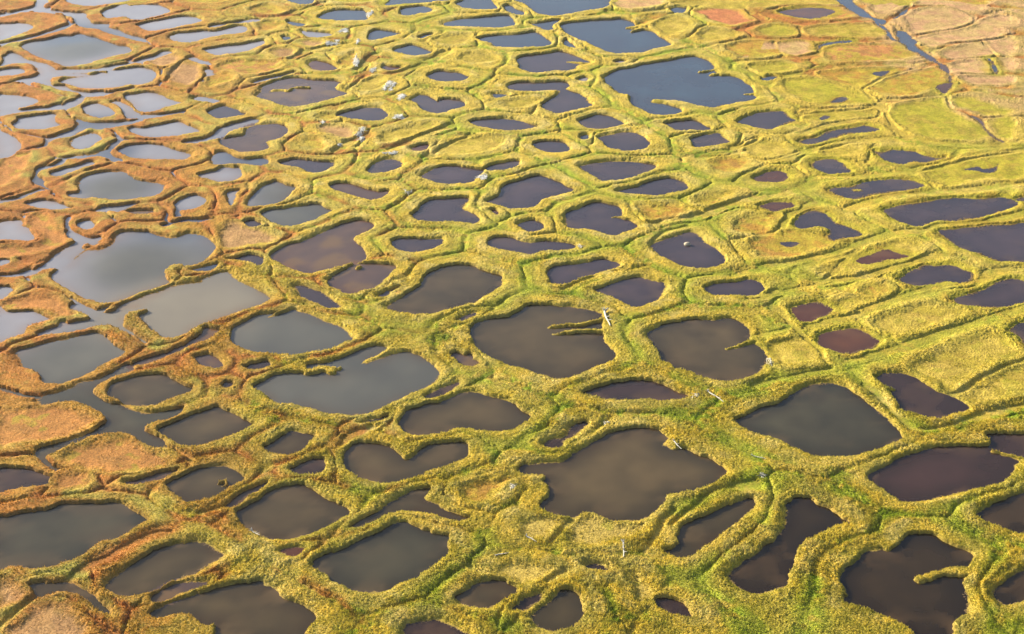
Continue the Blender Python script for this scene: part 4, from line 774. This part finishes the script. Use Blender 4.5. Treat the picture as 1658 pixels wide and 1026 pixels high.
def tube(V, F, pts, rad, sides=7):
    base = len(V); pts = [np.array(p, float) for p in pts]
    for k, p in enumerate(pts):
        t = pts[min(k + 1, len(pts) - 1)] - pts[max(k - 1, 0)]; t = t / np.linalg.norm(t)
        a = np.cross(t, (0, 0, 1) if abs(t[2]) < .9 else (1, 0, 0)); a /= np.linalg.norm(a); b = np.cross(t, a)
        for s in range(sides):
            w = 2 * math.pi * s / sides; V.append(tuple(p + rad[k] * (a * math.cos(w) + b * math.sin(w))))
    for k in range(len(pts) - 1):
        for s in range(sides):
            q = (s + 1) % sides; F.append((base + k * sides + s, base + k * sides + q, base + (k + 1) * sides + q, base + (k + 1) * sides + s))
    F.append(tuple(base + s for s in reversed(range(sides)))); F.append(tuple(base + (len(pts) - 1) * sides + s for s in range(sides)))
def link(name, V, F, m, loc, label, cat, group=None):
    me = bpy.data.meshes.new(name); me.from_pydata(V, [], F); me.update(); me.materials.append(m)
    o = bpy.data.objects.new(name, me); COL.objects.link(o); o.location = loc; o['label'] = label; o['category'] = cat
    if group: o['group'] = group
    return o
def driftwood(a, b, r, label, seed):
    rg = random.Random(seed); A, B = np.array(spot(*a)), np.array(spot(*b)); mid = (A + B) / 2; d = (B - A); L = np.linalg.norm(d); u = d / L; nrm = np.array([-u[1], u[0]])
    z0 = max(HGT(*(A + d * t)) for t in (.15, .5, .85)); V, F, pts, rad = [], [], [], []
    for k in range(9):
        t = k / 8; p = A + d * t + nrm * (.10 * math.sin(t * 5 + seed) * L * .2) - mid
        pts.append((p[0], p[1], .55 * r + .03 * math.sin(4 * t + seed))); rad.append(.72 * r * (1.15 - .6 * t) * rg.uniform(.88, 1.1))
    tube(V, F, pts, rad, 8)
    for k in range(4):                                # root stubs at the thick end
        w = rg.uniform(-1.2, 1.2); q = np.array(pts[0]); e = q + np.array([-u[0] * .3 + nrm[0] * math.sin(w) * .5, -u[1] * .3 + nrm[1] * math.sin(w) * .5, .42 * math.cos(w)]) * (r / .15)
        tube(V, F, [q, (q + e) / 2 + (0, 0, .03), e], [r * .55, r * .4, r * .16], 6)
    for k in (3, 5):                                  # broken branch stubs
        q = np.array(pts[k]); s = rg.choice((-1, 1)); e = q + np.array([u[0] * .3 + nrm[0] * s * .35, u[1] * .3 + nrm[1] * s * .35, .25]) * (r / .15)
        tube(V, F, [q, e], [r * .35, r * .14], 6)
    link('driftwood_log', V, F, WOOD, (mid[0], mid[1], z0), label, 'driftwood', 'bleached driftwood logs')
DRIFT = [
 ((979,507),(987,530),.30,'thick bleached driftwood log at the base of the two long parallel spits'),
 ((1010,883),(1009,906),.20,'pale driftwood log pointing at the tiny pool in bright green moss'),
 ((1147,636),(1172,653),.17,'long thin driftwood pole right of the flat boat-shaped pond'),
 ((853,872),(869,880),.15,'pale driftwood stick on green moss left of the dark crack in the grass'),
 ((803,902),(824,897),.13,'thin pale driftwood stick above the red brown lens pond'),
 ((1091,717),(1103,729),.15,'pale driftwood stick at the jagged upper right bank of the largest near pond'),
 ((408,859),(420,866),.16,'white driftwood stick at the left bank of the lower left brown oval pond'),
 ((1218,738),(1240,744),.11,'thin pale twig lying on the straw flat right of the largest near pond'),
]
for k, (a, b, r, lab) in enumerate(DRIFT): driftwood(a, b, r, lab, 3 + k)
def lichen_patch(px, py, w, h, label, seed):
    rg = random.Random(seed); x, y = spot(px, py); x1, _ = spot(px + w / 2, py); _, y1 = spot(px, py - h / 2)
    rx, ry = abs(x1 - x), abs(y1 - y); V, F = [], []; z0 = HGT(x, y)
    n = int(min(700, 60 + 24 * rx * ry) * (1 if py < 300 else .5)); cl = [(rg.gauss(0, .36), rg.gauss(0, .26)) for _ in range(6)]
    st = sorted(cl)                                   # dead willow stems the crust has grown on
    for a, b in zip(st[:-1], st[1:]):
        q = [(a[0] * rx + (b[0] - a[0]) * rx * t, a[1] * ry + (b[1] - a[1]) * ry * t) for t in (0, .33, .66, 1)]
        tube(V, F, [(u_, v_, HGT(x + u_, y + v_) - z0 + .06) for u_, v_ in q], [.06, .05, .05, .04], 5)
    for _ in range(n):
        c = rg.choice(cl); dx, dy = max(-.9, min(.9, c[0] + rg.gauss(0, .17))) * rx, max(-.9, min(.9, c[1] + rg.gauss(0, .17))) * ry
        z = HGT(x + dx, y + dy) - z0; 
        if z + z0 <= .061: continue
        if math.hypot(dx - c[0] * rx, dy - c[1] * ry) > .35:    # a runner back to the stem it grew from
            tube(V, F, [(c[0] * rx, c[1] * ry, HGT(x + c[0] * rx, y + c[1] * ry) - z0 + .05), (dx, dy, z + .05)], [.03, .02], 3)
        if rg.random() < .25:                         # bleached dead twig
            a = rg.uniform(0, math.pi); L = rg.uniform(.3, 1.0); e = (math.cos(a) * L, math.sin(a) * L)
            tube(V, F, [(dx - e[0], dy - e[1], z + .05), (dx, dy, z + .08 + rg.uniform(0, .06)), (dx + e[0], dy + e[1], z + .05 + rg.uniform(0, .1))], [.035, .045, .02], 4)
        else:                                         # crusty cushion
            s = rg.uniform(.06, .20); b0 = len(V); m = 7
            for q in range(m): V.append((dx + s * math.cos(q * 6.283 / m) * rg.uniform(.6, 1.3), dy + s * math.sin(q * 6.283 / m) * rg.uniform(.6, 1.3), z - .10))
            for q in range(m): V.append((dx + .65 * s * math.cos(q * 6.283 / m) * rg.uniform(.6, 1.3), dy + .65 * s * math.sin(q * 6.283 / m) * rg.uniform(.6, 1.3), z + s * rg.uniform(.1, .35)))
            V.append((dx, dy, z + s * .45))
            for q in range(m):
                p = (q + 1) % m; F.append((b0 + q, b0 + p, b0 + m + p, b0 + m + q)); F.append((b0 + m + q, b0 + m + p, b0 + 2 * m))
    link('lichen_patch', V, F, LICH if py < 300 else FAINT, (x, y, z0), label, 'lichen patch', 'white lichen patches')
LICHEN = [
 (599,24,11,17,'upright white lichen patch at the right end of the top edge blue pond'),
 (556,51,18,12,'white lichen patch above the shallow rust-coloured pool'),
 (579,68,7,14,'faint white lichen streak left of the small triangular pond'),
 (538,70,24,9,'flat white lichen patch on the ridge above the shallow rust pool'),
 (577,100,11,30,'tall white lichen streak along the right rim of the shallow rust pool'),
 (603,114,12,8,'small white lichen patch left of the tiny rimmed brown pool'),
 (633,137,22,22,'bright dense white lichen patch above the left of the heart-dented pond'),
 (648,157,20,18,'white lichen patch touching the upper left bank of the heart-dented pond'),
 (645,189,22,11,'white lichen patch at the right end of the violet teardrop pond'),
 (582,219,29,28,'largest white lichen patch, beside the brown dry basin below the teardrop pond'),
 (550,235,10,8,'small white lichen spot below left of the largest lichen patch'),
 (523,200,7,7,'tiny white lichen spot left above the brown dry basin'),
 (632,250,28,7,'pale lichen streak above the small oval slate pond in a neat rim'),
 (779,288,24,15,'white crust on the lower right bank of the dark violet centre pond'),
 (660,311,13,10,'round white lichen spot right of the rosy brown slanting pond'),
 (940,400,13,11,'pale lichen patch at the right tip of the long wavy violet pond'),
 (982,685,11,8,'white lichen spot on the top rim of the largest near pond'),
 (1126,642,14,13,'pale lichen patch at the right tip of the flat boat-shaped pond'),
 (829,788,13,12,'pale lichen on the ridge left of the largest near pond'),
 (1246,583,14,20,'pale lichen patch on the right bank of the single-spit brown violet pond'),
 (1235,768,18,16,'pale lichen patch beside the crossing of ridges right of the largest near pond'),
]
for k, a in enumerate(LICHEN): lichen_patch(*a, 50 + k)
V, F = [], []; rg = random.Random(4); nl, ns = 6, 11
for i in range(nl):
    ph = math.pi * .62 * i / (nl - 1)
    for s in range(ns):
        w = 2 * math.pi * s / ns; r = .55 * (.12 + math.sin(min(ph + .12, 1.6)) ) * rg.uniform(.86, 1.1)
        V.append((r * 1.25 * math.cos(w), r * math.sin(w), .62 * math.cos(ph) * rg.uniform(.92, 1.05)))
for i in range(nl - 1):
    for s in range(ns): q = (s + 1) % ns; F.append((i * ns + s, (i + 1) * ns + s, (i + 1) * ns + q, i * ns + q))
F.append(tuple(range(ns)))
x, y = spot(1113, 394)
link('boulder', V, F, STONE, (x, y, 0.05), 'pale rounded boulder standing in the dark diamond pond', 'boulder')

# ------------------------------------------------------------------ thin evening haze over the whole marsh
m = bpy.data.materials.new('evening_haze'); m.use_nodes = True; n = m.node_tree.nodes; n.remove(n['Principled BSDF'])
pv = n.new('ShaderNodeVolumePrincipled'); pv.inputs['Color'].default_value = (.93, .95, 1.0, 1); pv.inputs['Density'].default_value = 0.00004; pv.inputs['Anisotropy'].default_value = .35
m.node_tree.links.new(pv.outputs[0], n['Material Output'].inputs['Volume'])
b = 18000.0; V = [(x, y, z) for x in (-b, b) for y in (-b, b) for z in (-2.0, H + 6)]
F = [(0, 1, 3, 2), (4, 6, 7, 5), (0, 4, 5, 1), (2, 3, 7, 6), (0, 2, 6, 4), (1, 5, 7, 3)]
me = bpy.data.meshes.new('haze'); me.from_pydata(V, [], F); me.update(); me.materials.append(m)
o = bpy.data.objects.new('haze', me); COL.objects.link(o); o['kind'] = 'stuff'
